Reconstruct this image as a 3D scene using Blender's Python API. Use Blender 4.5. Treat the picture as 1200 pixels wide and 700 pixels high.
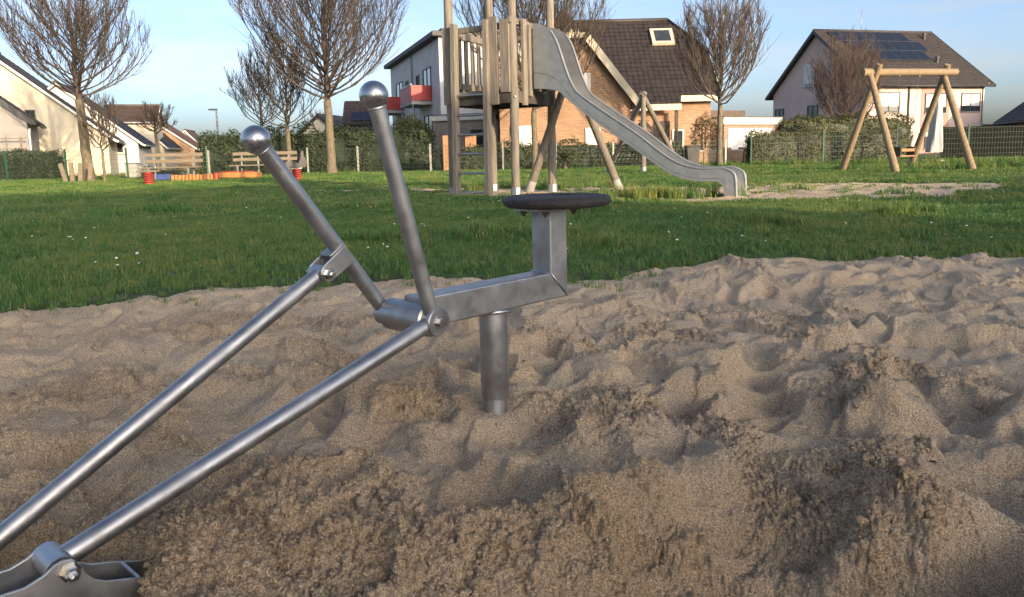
import bpy, bmesh, math, random, time
import numpy as np
from math import sin, cos, pi, radians, sqrt
from mathutils import Vector, Matrix, Euler
T0 = time.time()
random.seed(7); RNG = np.random.default_rng(11)
for o in list(bpy.data.objects): bpy.data.objects.remove(o)
SC = bpy.context.scene; COL = SC.collection

# ------------------------------------------------------------------ camera
F, CX, PY, TH, RO, HC = 867.0, 600.0, 296.0, radians(7.5), radians(-1.4), 0.62
cam = bpy.data.cameras.new('camera'); camo = bpy.data.objects.new('camera', cam); COL.objects.link(camo)
RM = Matrix.Rotation(pi/2-TH, 3, 'X') @ Matrix.Rotation(RO, 3, 'Z')
camo.location = (0, 0, HC); camo.rotation_euler = RM.to_euler()
cam.sensor_width = 36; cam.sensor_fit = 'HORIZONTAL'; cam.lens = 36*F/1200; cam.shift_y = -(350-PY)/1200
cam.clip_start = 0.05; cam.clip_end = 3000
SC.camera = camo
# ------------------------------------------------------------------ sky, sun, exposure
SUN_AZ, SUN_EL = radians(145), radians(10)
w = bpy.data.worlds.new('World'); SC.world = w; w.use_nodes = True
nt = w.node_tree; nt.nodes.clear()
sky = nt.nodes.new('ShaderNodeTexSky'); sky.sky_type = 'NISHITA'; sky.sun_disc = False
sky.sun_elevation = SUN_EL; sky.sun_rotation = SUN_AZ; sky.air_density = .6; sky.dust_density = 3.2; sky.ozone_density = 1.4
bg = nt.nodes.new('ShaderNodeBackground'); bg.inputs[1].default_value = 0.15
out = nt.nodes.new('ShaderNodeOutputWorld')
tc = nt.nodes.new('ShaderNodeTexCoord'); mp = nt.nodes.new('ShaderNodeMapping'); mp.inputs['Scale'].default_value = (1.6, 1.6, 9)
nz = nt.nodes.new('ShaderNodeTexNoise'); nz.inputs['Scale'].default_value = 2.2; nz.inputs['Detail'].default_value = 8; nz.inputs['Roughness'].default_value = .62; nz.inputs['Distortion'].default_value = .5
rp = nt.nodes.new('ShaderNodeValToRGB'); rp.color_ramp.elements[0].position = .40; rp.color_ramp.elements[1].position = .78
rp.color_ramp.elements[0].color = (.12, .12, .12, 1); rp.color_ramp.elements[1].color = (1, 1, 1, 1)
bw = nt.nodes.new('ShaderNodeRGBToBW')
mx = nt.nodes.new('ShaderNodeMix'); mx.data_type = 'RGBA'
hs = nt.nodes.new('ShaderNodeVectorMath'); hs.operation = 'MULTIPLY'; hs.inputs[1].default_value = (1.08, 1.06, 1.04)   # thin cirrus, a little whiter than the sky
cw = nt.nodes.new('ShaderNodeMix'); cw.data_type = 'RGBA'; cw.inputs[0].default_value = .6
L = nt.links.new
L(tc.outputs['Generated'], mp.inputs[0]); L(mp.outputs[0], nz.inputs['Vector']); L(nz.outputs[0], rp.inputs[0])
L(sky.outputs[0], bw.inputs[0]); L(sky.outputs[0], cw.inputs[6]); L(bw.outputs[0], cw.inputs[7]); L(cw.outputs[2], hs.inputs[0])
L(rp.outputs[0], mx.inputs[0]); L(sky.outputs[0], mx.inputs[6]); L(hs.outputs[0], mx.inputs[7])
L(mx.outputs[2], bg.inputs[0]); L(bg.outputs[0], out.inputs[0])
sl = bpy.data.lights.new('sun', 'SUN'); sl.energy = 2.5; sl.angle = radians(.53); sl.color = (1, .77, .50)
so = bpy.data.objects.new('sun', sl); COL.objects.link(so)
SD = Vector((sin(SUN_AZ)*cos(SUN_EL), cos(SUN_AZ)*cos(SUN_EL), sin(SUN_EL)))
so.rotation_euler = SD.to_track_quat('Z', 'Y').to_euler(); so.location = (20, -30, 30)
vs = SC.view_settings; vs.view_transform = 'Standard'; vs.look = 'None'; vs.gamma = 1; vs.use_curve_mapping = False; vs.exposure = 1.4

# ------------------------------------------------------------------ pixel -> place
CAMP = Vector((0, 0, HC))
def ray(px, py): return RM @ Vector(((px-CX)/F, -(py-PY)/F, -1))
def gp(px, py, z=0.0): d = ray(px, py); return CAMP + d*((z-HC)/d.z)
def dp(px, py, y): d = ray(px, py); return CAMP + d*(y/d.y)
def pl(px, py, p, n): d = ray(px, py); n = Vector(n); return CAMP + d*(n.dot(Vector(p)-CAMP)/n.dot(d))

# ------------------------------------------------------------------ materials
MATS = {}
def N(m, t): return m.node_tree.nodes.new(t)
def mat(name, c1, c2=None, scale=6, rough=.7, metal=0, bump=0, bscale=40, detail=6, ramp=(.35, .65), stretch=(1, 1, 1), spec=None, trans=0, sheen=0):
    m = bpy.data.materials.new(name); m.use_nodes = True; b = m.node_tree.nodes['Principled BSDF']; k = m.node_tree.links.new
    b.inputs['Roughness'].default_value = rough; b.inputs['Metallic'].default_value = metal
    if spec is not None: b.inputs['Specular IOR Level'].default_value = spec
    c2 = c2 or tuple(x*.72 for x in c1)
    t = N(m, 'ShaderNodeTexCoord'); mp = N(m, 'ShaderNodeMapping'); mp.inputs['Scale'].default_value = stretch; k(t.outputs['Object'], mp.inputs[0])
    n = N(m, 'ShaderNodeTexNoise'); n.inputs['Scale'].default_value = scale; n.inputs['Detail'].default_value = detail; k(mp.outputs[0], n.inputs['Vector'])
    r = N(m, 'ShaderNodeValToRGB'); r.color_ramp.elements[0].position, r.color_ramp.elements[1].position = ramp
    r.color_ramp.elements[0].color = (*c2, 1); r.color_ramp.elements[1].color = (*c1, 1)
    k(n.outputs[0], r.inputs[0]); k(r.outputs[0], b.inputs['Base Color'])
    if bump:
        n2 = N(m, 'ShaderNodeTexNoise'); n2.inputs['Scale'].default_value = bscale; n2.inputs['Detail'].default_value = 5; k(mp.outputs[0], n2.inputs['Vector'])
        bp = N(m, 'ShaderNodeBump'); bp.inputs['Strength'].default_value = 1; bp.inputs['Distance'].default_value = bump
        k(n2.outputs[0], bp.inputs['Height']); k(bp.outputs[0], b.inputs['Normal'])
    MATS[name] = m; return m
def wear(m, lo, hi, sc):
    b = m.node_tree.nodes['Principled BSDF']; k = m.node_tree.links.new; t = N(m, 'ShaderNodeTexCoord'); n = N(m, 'ShaderNodeTexNoise'); n.inputs['Scale'].default_value = sc; n.inputs['Detail'].default_value = 9; n.inputs['Roughness'].default_value = .7
    mr = N(m, 'ShaderNodeMapRange'); mr.inputs[1].default_value = .35; mr.inputs[2].default_value = .68; mr.inputs[3].default_value = lo; mr.inputs[4].default_value = hi; k(t.outputs['Object'], n.inputs['Vector']); k(n.outputs[0], mr.inputs[0]); k(mr.outputs[0], b.inputs['Roughness'])
def bsdf(m): return m.node_tree.nodes['Principled BSDF']
def brick_mat(name, c1, c2, mortar, bw=.24, bh=.075, ms=.012):
    m = bpy.data.materials.new(name); m.use_nodes = True; b = bsdf(m); k = m.node_tree.links.new; b.inputs['Roughness'].default_value = .85
    t = N(m, 'ShaderNodeTexCoord'); s = N(m, 'ShaderNodeSeparateXYZ'); a = N(m, 'ShaderNodeMath'); c = N(m, 'ShaderNodeCombineXYZ')
    k(t.outputs['Object'], s.inputs[0]); k(s.outputs[0], a.inputs[0]); k(s.outputs[1], a.inputs[1]); k(a.outputs[0], c.inputs[0]); k(s.outputs[2], c.inputs[1])
    br = N(m, 'ShaderNodeTexBrick'); br.inputs['Scale'].default_value = 1; br.inputs['Brick Width'].default_value = bw; br.inputs['Row Height'].default_value = bh
    br.inputs['Mortar Size'].default_value = ms; br.inputs['Bias'].default_value = -.1
    br.inputs['Color1'].default_value = (*c1, 1); br.inputs['Color2'].default_value = (*c2, 1); br.inputs['Mortar'].default_value = (*mortar, 1)
    k(c.outputs[0], br.inputs['Vector'])
    n = N(m, 'ShaderNodeTexNoise'); n.inputs['Scale'].default_value = 1.3; n.inputs['Detail'].default_value = 8; k(t.outputs['Object'], n.inputs['Vector'])
    mr = N(m, 'ShaderNodeMapRange'); mr.inputs[3].default_value = .65; mr.inputs[4].default_value = 1.3; k(n.outputs[0], mr.inputs[0])
    mu = N(m, 'ShaderNodeVectorMath'); mu.operation = 'MULTIPLY'; k(br.outputs[0], mu.inputs[0]); k(mr.outputs[0], mu.inputs[1]); k(mu.outputs[0], b.inputs['Base Color'])
    bp = N(m, 'ShaderNodeBump'); bp.inputs['Distance'].default_value = .008; bp.invert = True; k(br.outputs['Fac'], bp.inputs['Height']); k(bp.outputs[0], b.inputs['Normal'])
    MATS[name] = m; return m
M = MATS
mat('steel', (.455, .455, .46), (.34, .34, .345), 22, .47, 1, .00025, 220)
mat('steel_worn', (.50, .50, .52), (.34, .34, .35), 14, .36, 1, .0002, 160)
mat('ball_steel', (.52, .52, .54), (.42, .42, .44), 40, .29, 1, .0001, 300)
wear(M['steel'], .36, .60, 16); wear(M['steel_worn'], .28, .55, 14); wear(M['ball_steel'], .22, .42, 30)
mat('bolt_steel', (.62, .60, .57), (.45, .43, .40), 80, .24, 1)
mat('seat_wood', (.050, .042, .038), (.007, .006, .006), 26, .62, 0, .003, 34, 9, (.3, .7), (2.0, 22, 10))
mat('old_wood', (.265, .23, .185), (.115, .10, .082), 5, .85, 0, .004, 18, 8, (.3, .72), (9, 9, .7))
mat('post_wood', (.28, .243, .195), (.135, .118, .096), 5, .85, 0, .004, 16, 8, (.3, .72), (8, 8, .6))
mat('swing_wood', (.34, .25, .15), (.19, .14, .085), 5, .8, 0, .004, 14, 8, (.3, .72), (6, 6, .8))
mat('dark_wood', (.11, .09, .075), (.05, .042, .036), 6, .85, 0, .003, 30)
mat('galv', (.41, .42, .42), (.345, .355, .355), 9, .48, .75, .0006, 40, 9)
mat('concrete', (.42, .41, .39), (.30, .29, .28), 8, .9)
mat('bark', (.21, .17, .11), (.085, .07, .05), 9, .9, 0, .02, 14, 8, (.3, .7), (3, 3, .8))
mat('twig', (.088, .067, .052), (.05, .038, .031), 3, .85)
mat('twig_grey', (.125, .095, .075), (.07, .055, .045), 3, .85)
mat('twig_red', (.105, .072, .058), (.06, .042, .036), 3, .85)
mat('green_paint', (.03, .10, .055), (.02, .07, .04), 8, .55)
mat('wire', (.09, .12, .10), (.06, .08, .065), 8, .5, .3)
mat('post_grey', (.45, .45, .40), (.33, .33, .29), 8, .6)
mat('cream', (.62, .56, .44), (.55, .49, .38), 1.2, .9, 0, .003, 60)
mat('white_render', (.62, .61, .60), (.54, .53, .52), 1.2, .9, 0, .003, 60)
mat('pink', (.60, .46, .42), (.54, .41, .375), 1.0, .9, 0, .003, 60)
mat('pink_dark', (.42, .25, .22), (.36, .21, .19), 1.0, .9, 0, .003, 60)
mat('grey_render', (.32, .30, .29), (.25, .235, .23), 1.5, .9, 0, .003, 60)
mat('white_paint', (.68, .67, .65), (.60, .59, .57), 3, .5)
mat('trim_cream', (.60, .53, .40), (.52, .46, .34), 3, .6)
mat('black_trim', (.035, .035, .04), (.02, .02, .022), 5, .5)
mat('roof_dark', (.044, .034, .031), (.024, .019, .018), 3, .55, 0, .004, 30)
mat('roof_brown', (.11, .075, .058), (.065, .045, .037), 3, .7, 0, .004, 30)
mat('roof_slate', (.058, .049, .044), (.034, .029, .027), 3, .7, 0, .004, 30)
mat('roof_red', (.16, .085, .06), (.09, .052, .04), 3, .7, 0, .004, 30)
mat('roof_grey', (.10, .095, .095), (.06, .056, .056), 3, .7, 0, .004, 30)
mat('glass', (.045, .055, .065), (.03, .037, .045), 2, .07, 0, spec=.8)
mat('solar', (.010, .013, .024), (.006, .009, .016), 4, .12, 0, spec=.7)
mat('solar_frame', (.16, .17, .19), (.12, .125, .14), 4, .4, .6)
mat('red_panel', (.42, .03, .03), (.34, .025, .025), 3, .5)
mat('red_paint', (.42, .055, .035), (.30, .04, .03), 12, .5)
mat('orange_paint', (.46, .20, .065), (.34, .15, .05), 7, .7, 0, .002, 30)
mat('blue_paint', (.055, .09, .26), (.04, .065, .19), 7, .6)
mat('bench_wood', (.25, .20, .14), (.16, .128, .09), 4, .8, 0, .002, 30, 6, (.3, .7), (.8, 9, 9))
mat('orange_wood', (.44, .24, .12), (.32, .17, .085), 4, .8, 0, .002, 30, 6, (.3, .7), (9, 9, .8))
mat('screen_dark', (.014, .016, .014), (.008, .009, .008), 6, .95, spec=.1)
mat('cloth', (.52, .50, .47), (.44, .42, .39), 6, .95, 0, .01, 9)
mat('rope', (.05, .05, .055), (.03, .03, .033), 20, .9)
mat('chain', (.22, .21, .20), (.15, .145, .14), 20, .4, .8)
mat('daisy', (.80, .80, .76), (.72, .72, .66), 20, .8)
brick_mat('brick_tan', (.42, .235, .125), (.30, .155, .085), (.34, .275, .21))
brick_mat('brick_brown', (.30, .19, .13), (.22, .14, .10), (.30, .27, .23))
brick_mat('brick_grey', (.34, .28, .25), (.26, .21, .19), (.36, .33, .30))

def leaf_mat(name, c1, c2, tr=.25, rough=.55):
    m = mat(name, c1, c2, 3.0, rough, detail=3, ramp=(.3, .7)); b = bsdf(m); k = m.node_tree.links.new
    ts = N(m, 'ShaderNodeBsdfTranslucent'); mx = N(m, 'ShaderNodeMixShader'); mx.inputs[0].default_value = tr
    src = b.inputs['Base Color'].links[0].from_socket
    k(src, ts.inputs[0]); k(b.outputs[0], mx.inputs[1]); k(ts.outputs[0], mx.inputs[2]); k(mx.outputs[0], m.node_tree.nodes['Material Output'].inputs[0])
    return m
leaf_mat('ivy', (.055, .078, .030), (.024, .038, .017), .12)
leaf_mat('hedge_leaf', (.115, .115, .035), (.05, .06, .022), .2)
leaf_mat('ivy_light', (.085, .105, .04), (.035, .048, .02), .2)
leaf_mat('dark_leaf', (.03, .045, .022), (.014, .022, .012), .12)
leaf_mat('yellow_leaf', (.20, .20, .03), (.09, .10, .02), .3)
leaf_mat('brown_leaf', (.19, .12, .06), (.09, .075, .035), .2)
leaf_mat('palm_leaf', (.09, .12, .05), (.045, .06, .03), .2)

def grass_mat(name, tint):
    m = bpy.data.materials.new(name); m.use_nodes = True; b = bsdf(m); k = m.node_tree.links.new
    b.inputs['Roughness'].default_value = .5; b.inputs['Specular IOR Level'].default_value = .35
    g = N(m, 'ShaderNodeNewGeometry'); s = N(m, 'ShaderNodeSeparateXYZ'); k(g.outputs['Position'], s.inputs[0])
    n = N(m, 'ShaderNodeTexNoise'); n.inputs['Scale'].default_value = .55; n.inputs['Detail'].default_value = 5; n.inputs['Roughness'].default_value = .65; k(g.outputs['Position'], n.inputs['Vector'])
    oi = N(m, 'ShaderNodeObjectInfo'); ad = N(m, 'ShaderNodeMath'); ad.operation = 'MULTIPLY_ADD'; ad.inputs[1].default_value = .34; k(oi.outputs['Random'], ad.inputs[0]); k(n.outputs[0], ad.inputs[2])
    r = N(m, 'ShaderNodeValToRGB'); e = r.color_ramp.elements; e[0].position = .38; e[1].position = .95
    e[0].color = (.044*tint[0], .125*tint[1], .036*tint[2], 1); e[1].color = (.29*tint[0], .30*tint[1], .075*tint[2], 1)
    x = e.new(.64); x.color = (.100*tint[0], .215*tint[1], .050*tint[2], 1)
    k(ad.outputs[0], r.inputs[0]); k(r.outputs[0], b.inputs['Base Color'])
    ts = N(m, 'ShaderNodeBsdfTranslucent'); mx = N(m, 'ShaderNodeMixShader'); mx.inputs[0].default_value = .3
    k(r.outputs[0], ts.inputs[0]); k(b.outputs[0], mx.inputs[1]); k(ts.outputs[0], mx.inputs[2]); k(mx.outputs[0], m.node_tree.nodes['Material Output'].inputs[0])
    MATS[name] = m; return m
grass_mat('grass', (1, 1, 1))
mat('straw', (.30, .25, .13), (.20, .17, .09), 9, .8)

# lawn soil
m = mat('lawn_soil', (.055, .085, .026), (.032, .045, .018), 1.2, .95, 0, .02, 14, 8)
# sand
def sand_mat(name, damp_attr=True, dc=None):
    m = bpy.data.materials.new(name); m.use_nodes = True; b = bsdf(m); k = m.node_tree.links.new
    b.inputs['Roughness'].default_value = .92; b.inputs['Specular IOR Level'].default_value = .18
    g = N(m, 'ShaderNodeNewGeometry'); pos = g.outputs['Position']
    def noise(sc, det=4, ro=.6):
        n = N(m, 'ShaderNodeTexNoise'); n.inputs['Scale'].default_value = sc; n.inputs['Detail'].default_value = det; n.inputs['Roughness'].default_value = ro; k(pos, n.inputs['Vector']); return n.outputs[0]
    def math_(op, a, c, d=None):
        x = N(m, 'ShaderNodeMath'); x.operation = op
        for i, v in enumerate((a, c, d)):
            if v is None: continue
            if isinstance(v, (int, float)): x.inputs[i].default_value = v
            else: k(v, x.inputs[i])
        return x.outputs[0]
    if damp_attr:
        at = N(m, 'ShaderNodeAttribute'); at.attribute_name = 'damp'; dm = at.outputs['Fac']
    else:
        dm = noise(2.0, 6); dm = math_('MULTIPLY_ADD', dm, .45, dc or 0.0)
    dm = math_('MULTIPLY_ADD', noise(30, 6), .34, math_('SUBTRACT', dm, .17))
    r = N(m, 'ShaderNodeValToRGB'); e = r.color_ramp.elements; e[0].position = .0; e[1].position = 1
    e[0].color = (.66, .51, .355, 1); e[1].color = (.53, .385, .245, 1); x = e.new(.5); x.color = (.60, .452, .305, 1)
    k(dm, r.inputs[0])
    gr = noise(310, 4, .85); sp = N(m, 'ShaderNodeMapRange'); sp.inputs[1].default_value = .36; sp.inputs[2].default_value = .64; sp.inputs[3].default_value = .30; sp.inputs[4].default_value = 1.74; sp.clamp = True; k(gr, sp.inputs[0])
    mu = N(m, 'ShaderNodeVectorMath'); mu.operation = 'MULTIPLY'; k(r.outputs[0], mu.inputs[0]); k(sp.outputs[0], mu.inputs[1]); k(mu.outputs[0], b.inputs['Base Color'])
    h = math_('ADD', math_('MULTIPLY', noise(300, 4, .85), .0075), math_('MULTIPLY', noise(110, 4, .75), .0085))
    bp = N(m, 'ShaderNodeBump'); bp.inputs['Distance'].default_value = 1.0; bp.inputs['Strength'].default_value = 1; k(h, bp.inputs['Height']); k(bp.outputs[0], b.inputs['Normal'])
    MATS[name] = m; return m
sand_mat('sand'); sand_mat('sand_plain', False); sand_mat('sand_crumb', False, .45)

# ------------------------------------------------------------------ mesh helpers
def tag(o, label=None, cat=None, group=None, kind=None):
    for a, v in (('label', label), ('category', cat), ('group', group), ('kind', kind)):
        if v: o[a] = v
    return o
def thing(name, label, cat, loc=(0, 0, 0), rz=0, group=None):
    o = bpy.data.objects.new(name, None); COL.objects.link(o); o.location = loc; o.rotation_euler = (0, 0, rz); o.empty_display_size = .2
    return tag(o, label, cat, group)
OFF = {}
def frame_of(v):
    v = Vector(v).normalized(); a = Vector((0, 0, 1)) if abs(v.z) < .95 else Vector((1, 0, 0))
    s = v.cross(a).normalized(); return s, s.cross(v).normalized()
class MB:
    def __init__(s): s.v = []; s.f = []; s.sm = []
    def add(s, vs, fs, smooth=False):
        b = len(s.v); s.v += [tuple(x) for x in vs]; s.f += [tuple(i+b for i in f) for f in fs]; s.sm += [smooth]*len(fs); return s
    def box(s, c, d, rz=0, rot=None, bev=0):
        R = rot if rot is not None else Matrix.Rotation(rz, 3, 'Z'); c = Vector(c); x, y, z = d[0]/2, d[1]/2, d[2]/2
        if bev <= 0:
            vs = [c+R @ Vector((i*x, j*y, l*z)) for i in (-1, 1) for j in (-1, 1) for l in (-1, 1)]
            return s.add(vs, [(0, 1, 3, 2), (4, 6, 7, 5), (0, 4, 5, 1), (2, 3, 7, 6), (0, 2, 6, 4), (1, 5, 7, 3)])
        vs = []; fs = []
        rings = [(-z, -bev), (-z+bev, 0), (z-bev, 0), (z, -bev)]
        for zz, g in rings:
            X, Y = x+g, y+g
            vs += [c+R @ Vector(p) for p in ((-X+bev, -Y, zz), (X-bev, -Y, zz), (X, -Y+bev, zz), (X, Y-bev, zz), (X-bev, Y, zz), (-X+bev, Y, zz), (-X, Y-bev, zz), (-X, -Y+bev, zz))]
        for r in range(3):
            for i in range(8): fs.append((r*8+i, r*8+(i+1) % 8, r*8+8+(i+1) % 8, r*8+8+i))
        fs.append(tuple(range(7, -1, -1))); fs.append(tuple(range(24, 32)))
        return s.add(vs, fs)
    def beam(s, p0, p1, wx, wz, up=(0, 0, 1)):      # rectangular bar from p0 to p1
        p0, p1 = Vector(p0), Vector(p1); d = (p1-p0); l = d.length; d.normalize(); up = Vector(up)
        a = d.cross(up); a = a.normalized() if a.length > 1e-4 else Vector((1, 0, 0)); b = a.cross(d).normalized()
        vs = [p+a*i*wx/2+b*j*wz/2 for p in (p0, p1) for i, j in ((-1, -1), (1, -1), (1, 1), (-1, 1))]
        return s.add(vs, [(3, 2, 1, 0), (4, 5, 6, 7), (0, 1, 5, 4), (1, 2, 6, 5), (2, 3, 7, 6), (3, 0, 4, 7)])
    def tube(s, pts, rad, n=12, cap=True, smooth=True, closed=False):
        pts = [Vector(p) for p in pts]; k = len(pts); rad = rad if isinstance(rad, (list, tuple)) else [rad]*k
        vs = []; fs = []; a = None
        for i, p in enumerate(pts):
            if closed: t = pts[(i+1) % k]-pts[i-1]
            else: t = pts[min(i+1, k-1)]-pts[max(i-1, 0)]
            t.normalize()
            if a is None: a, b = frame_of(t)
            else:
                a = (a-t*a.dot(t)); a.normalize(); b = a.cross(t)*-1
            b = t.cross(a)
            for j in range(n):
                th = 2*pi*j/n; vs.append(p+(a*cos(th)+b*sin(th))*rad[i])
        for i in range(k if closed else k-1):
            for j in range(n): q = (i+1) % k; fs.append((i*n+j, i*n+(j+1) % n, q*n+(j+1) % n, q*n+j))
        s.add(vs, fs, smooth)
        if cap and not closed:
            b = len(s.v)-len(vs); s.f += [tuple(b+j for j in range(n-1, -1, -1)), tuple(b+(k-1)*n+j for j in range(n))]; s.sm += [False, False]
        return s
    def lathe(s, c, prof, axis=(0, 0, 1), n=24, smooth=True):  # prof: (r, h) along the axis
        c = Vector(c); ax = Vector(axis).normalized(); a, b = frame_of(ax); vs = []; fs = []
        for r, h in prof:
            for j in range(n): th = 2*pi*j/n; vs.append(c+ax*h+(a*cos(th)+b*sin(th))*max(r, 1e-5))
        for i in range(len(prof)-1):
            for j in range(n): fs.append((i*n+j, i*n+(j+1) % n, (i+1)*n+(j+1) % n, (i+1)*n+j))
        fs.append(tuple(range(n-1, -1, -1))); fs.append(tuple((len(prof)-1)*n+j for j in range(n)))
        return s.add(vs, fs, smooth)
    def ball(s, c, r, n=20):
        return s.lathe(c, [(r*sin(pi*i/n), -r*cos(pi*i/n)) for i in range(n+1)], n=n*2)
    def prism(s, poly, vec):       # closed planar polygon (3D points) extruded by vec
        k = len(poly); vec = Vector(vec); vs = [Vector(p) for p in poly]+[Vector(p)+vec for p in poly]
        return s.add(vs, [tuple(range(k-1, -1, -1)), tuple(range(k, 2*k))]+[(i, (i+1) % k, k+(i+1) % k, k+i) for i in range(k)])
    def build(s, name, m, parent=None, world=False, auto=0, kind=None, label=None, bevel=0):
        me = bpy.data.meshes.new(name); vs = s.v
        if world and parent is not None:
            r = parent
            while r.parent: r = r.parent
            l = r.location; vs = [(x-l.x, y-l.y, z-l.z) for x, y, z in vs]
        me.from_pydata([tuple(x) for x in vs], [], s.f); me.validate()
        if len(me.polygons) == len(s.sm): me.polygons.foreach_set('use_smooth', s.sm)
        bm = bmesh.new(); bm.from_mesh(me); bmesh.ops.recalc_face_normals(bm, faces=bm.faces[:])
        if any(s.sm):
            for e in bm.edges:
                if len(e.link_faces) == 2 and e.calc_face_angle() > radians(38): e.smooth = False
        bm.to_mesh(me); bm.free()
        me.materials.append(M[m] if isinstance(m, str) else m)
        o = bpy.data.objects.new(name, me); COL.objects.link(o)
        if parent is not None: o.parent = parent
        if bevel:
            bv = o.modifiers.new('bevel', 'BEVEL'); bv.width = bevel; bv.segments = 2; bv.limit_method = 'ANGLE'; bv.angle_limit = radians(40)
        if kind: o['kind'] = kind
        if label: o['label'] = label
        return o
def np_mesh(name, V, Q, m, smooth=True, parent=None, k=4):
    me = bpy.data.meshes.new(name); nv, nq = len(V), len(Q)
    me.vertices.add(nv); me.vertices.foreach_set('co', np.ascontiguousarray(V, dtype=np.float32).ravel())
    me.loops.add(nq*k); me.loops.foreach_set('vertex_index', np.ascontiguousarray(Q, dtype=np.int32).ravel())
    me.polygons.add(nq); me.polygons.foreach_set('loop_start', np.arange(nq, dtype=np.int32)*k)
    me.polygons.foreach_set('use_smooth', np.full(nq, smooth)); me.update(calc_edges=True)
    me.materials.append(M[m]); o = bpy.data.objects.new(name, me); COL.objects.link(o)
    if parent is not None: o.parent = parent
    return o

# ------------------------------------------------------------------ noise
def _h(ix, iy, seed):
    h = (ix.astype(np.int64)*374761393 + iy.astype(np.int64)*668265263 + seed*1442695041) & 0xFFFFFFFF
    h = ((h ^ (h >> 13))*1274126177) & 0xFFFFFFFF
    return ((h ^ (h >> 16)) & 0xFFFFFF).astype(np.float32)/0xFFFFFF
def pn(x, y, seed=0):
    ix = np.floor(x); iy = np.floor(y); fx = x-ix; fy = y-iy
    u = fx*fx*fx*(fx*(fx*6-15)+10); v = fy*fy*fy*(fy*(fy*6-15)+10)
    def g(a, b):
        t = _h(ix+a, iy+b, seed)*6.2831853; return np.cos(t)*(fx-a)+np.sin(t)*(fy-b)
    return ((g(0, 0)*(1-u)+g(1, 0)*u)*(1-v)+(g(0, 1)*(1-u)+g(1, 1)*u)*v)*1.5
def fbm(x, y, f, o=4, seed=0, g=.5):
    r = 0; a = 1
    for i in range(o): r = r+a*pn(x*f+i*17.3, y*f-i*9.1, seed+i); f *= 2.03; a *= g
    return r
def sstep(a, b, x): t = np.clip((x-a)/(b-a), 0, 1); return t*t*(3-2*t)
def seg_d(x, y, P):                # distance to a polyline
    d = np.full_like(x, 1e9)
    for (ax, ay), (bx, by) in zip(P[:-1], P[1:]):
        ex, ey = bx-ax, by-ay; t = np.clip(((x-ax)*ex+(y-ay)*ey)/(ex*ex+ey*ey+1e-9), 0, 1)
        d = np.minimum(d, np.hypot(x-ax-t*ex, y-ay-t*ey))
    return d

# ------------------------------------------------------------------ sandpit outline (radius over bearing)
EB = np.radians([-180, -120, -80, -45, -35, -20, -11, 4, 12, 17, 29, 35, 60, 100, 140, 180])
ER = np.array([5.2, 4.6, 4.2, 3.95, 3.87, 3.8, 3.80, 3.64, 3.9, 4.25, 4.58, 4.75, 5.6, 6.2, 5.6, 5.2])
def edge_r(x, y):
    b = np.arctan2(x, y); return np.interp(b, EB, ER)+.13*pn(x*1.7, y*1.7, 5)+.09*pn(x*5, y*5, 6)
def edge_d(x, y): return np.hypot(x, y)-edge_r(x, y)      # >0 is lawn
def ground_z(x, y):                                       # lawn level, gently uneven
    r = np.hypot(x, y)
    return .035*pn(x*.16, y*.16, 31)*sstep(4, 12, r)+.012*pn(x*.7, y*.7, 32)*sstep(4, 7, r)*(1-sstep(40, 60, r))
SPOT = [(gp(875, 226), 2.0, 1.6), (gp(965, 222), 2.4, 2.1), (gp(600, 227), 1.3, .8), (gp(560, 224), 1.0, .6), (gp(440, 225), 1.5, .45), (gp(700, 222), 1.3, .9), (gp(790, 222), 1.2, 1.0)]
def patch_f(x, y):                # worn sandy ground round the slide: >0 inside
    f = np.full_like(x, -9.0)
    for c, a, b in SPOT: f = np.maximum(f, 1-np.sqrt(((x-c.x)/a)**2+((y-c.y)/b)**2))
    return f+.22*pn(x*1.1, y*1.1, 41)+.10*pn(x*4, y*4, 42)

# ------------------------------------------------------------------ lawn sheet
def make_lawn():
    rr = np.concatenate([np.linspace(.1, 3, 12), np.arange(3.15, 7, .06), np.geomspace(7, 60, 150), np.geomspace(65, 900, 16)])
    th = np.concatenate([np.linspace(-pi, -.95, 50, endpoint=False), np.linspace(-.95, .95, 330, endpoint=False), np.linspace(.95, pi, 50, endpoint=False)])
    R, Tt = np.meshgrid(rr, th, indexing='ij'); x = R*np.sin(Tt); y = R*np.cos(Tt)
    z = ground_z(x, y); e = edge_d(x, y)
    z = np.where(e < .03, z-.02-.7*sstep(.03, -.35, e), z); pf = patch_f(x, y)
    z = z-.02*sstep(-.05, .1, pf)
    n, k = R.shape; idx = np.arange(n*k).reshape(n, k); nx = np.roll(idx, -1, 1)
    Q = np.stack([idx[:-1], idx[1:], nx[1:], nx[:-1]], -1).reshape(-1, 4)[:, ::-1]
    o = np_mesh('lawn', np.stack([x, y, z], -1).reshape(-1, 3), Q, 'lawn_soil'); o['kind'] = 'structure'; return o
make_lawn()
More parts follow.
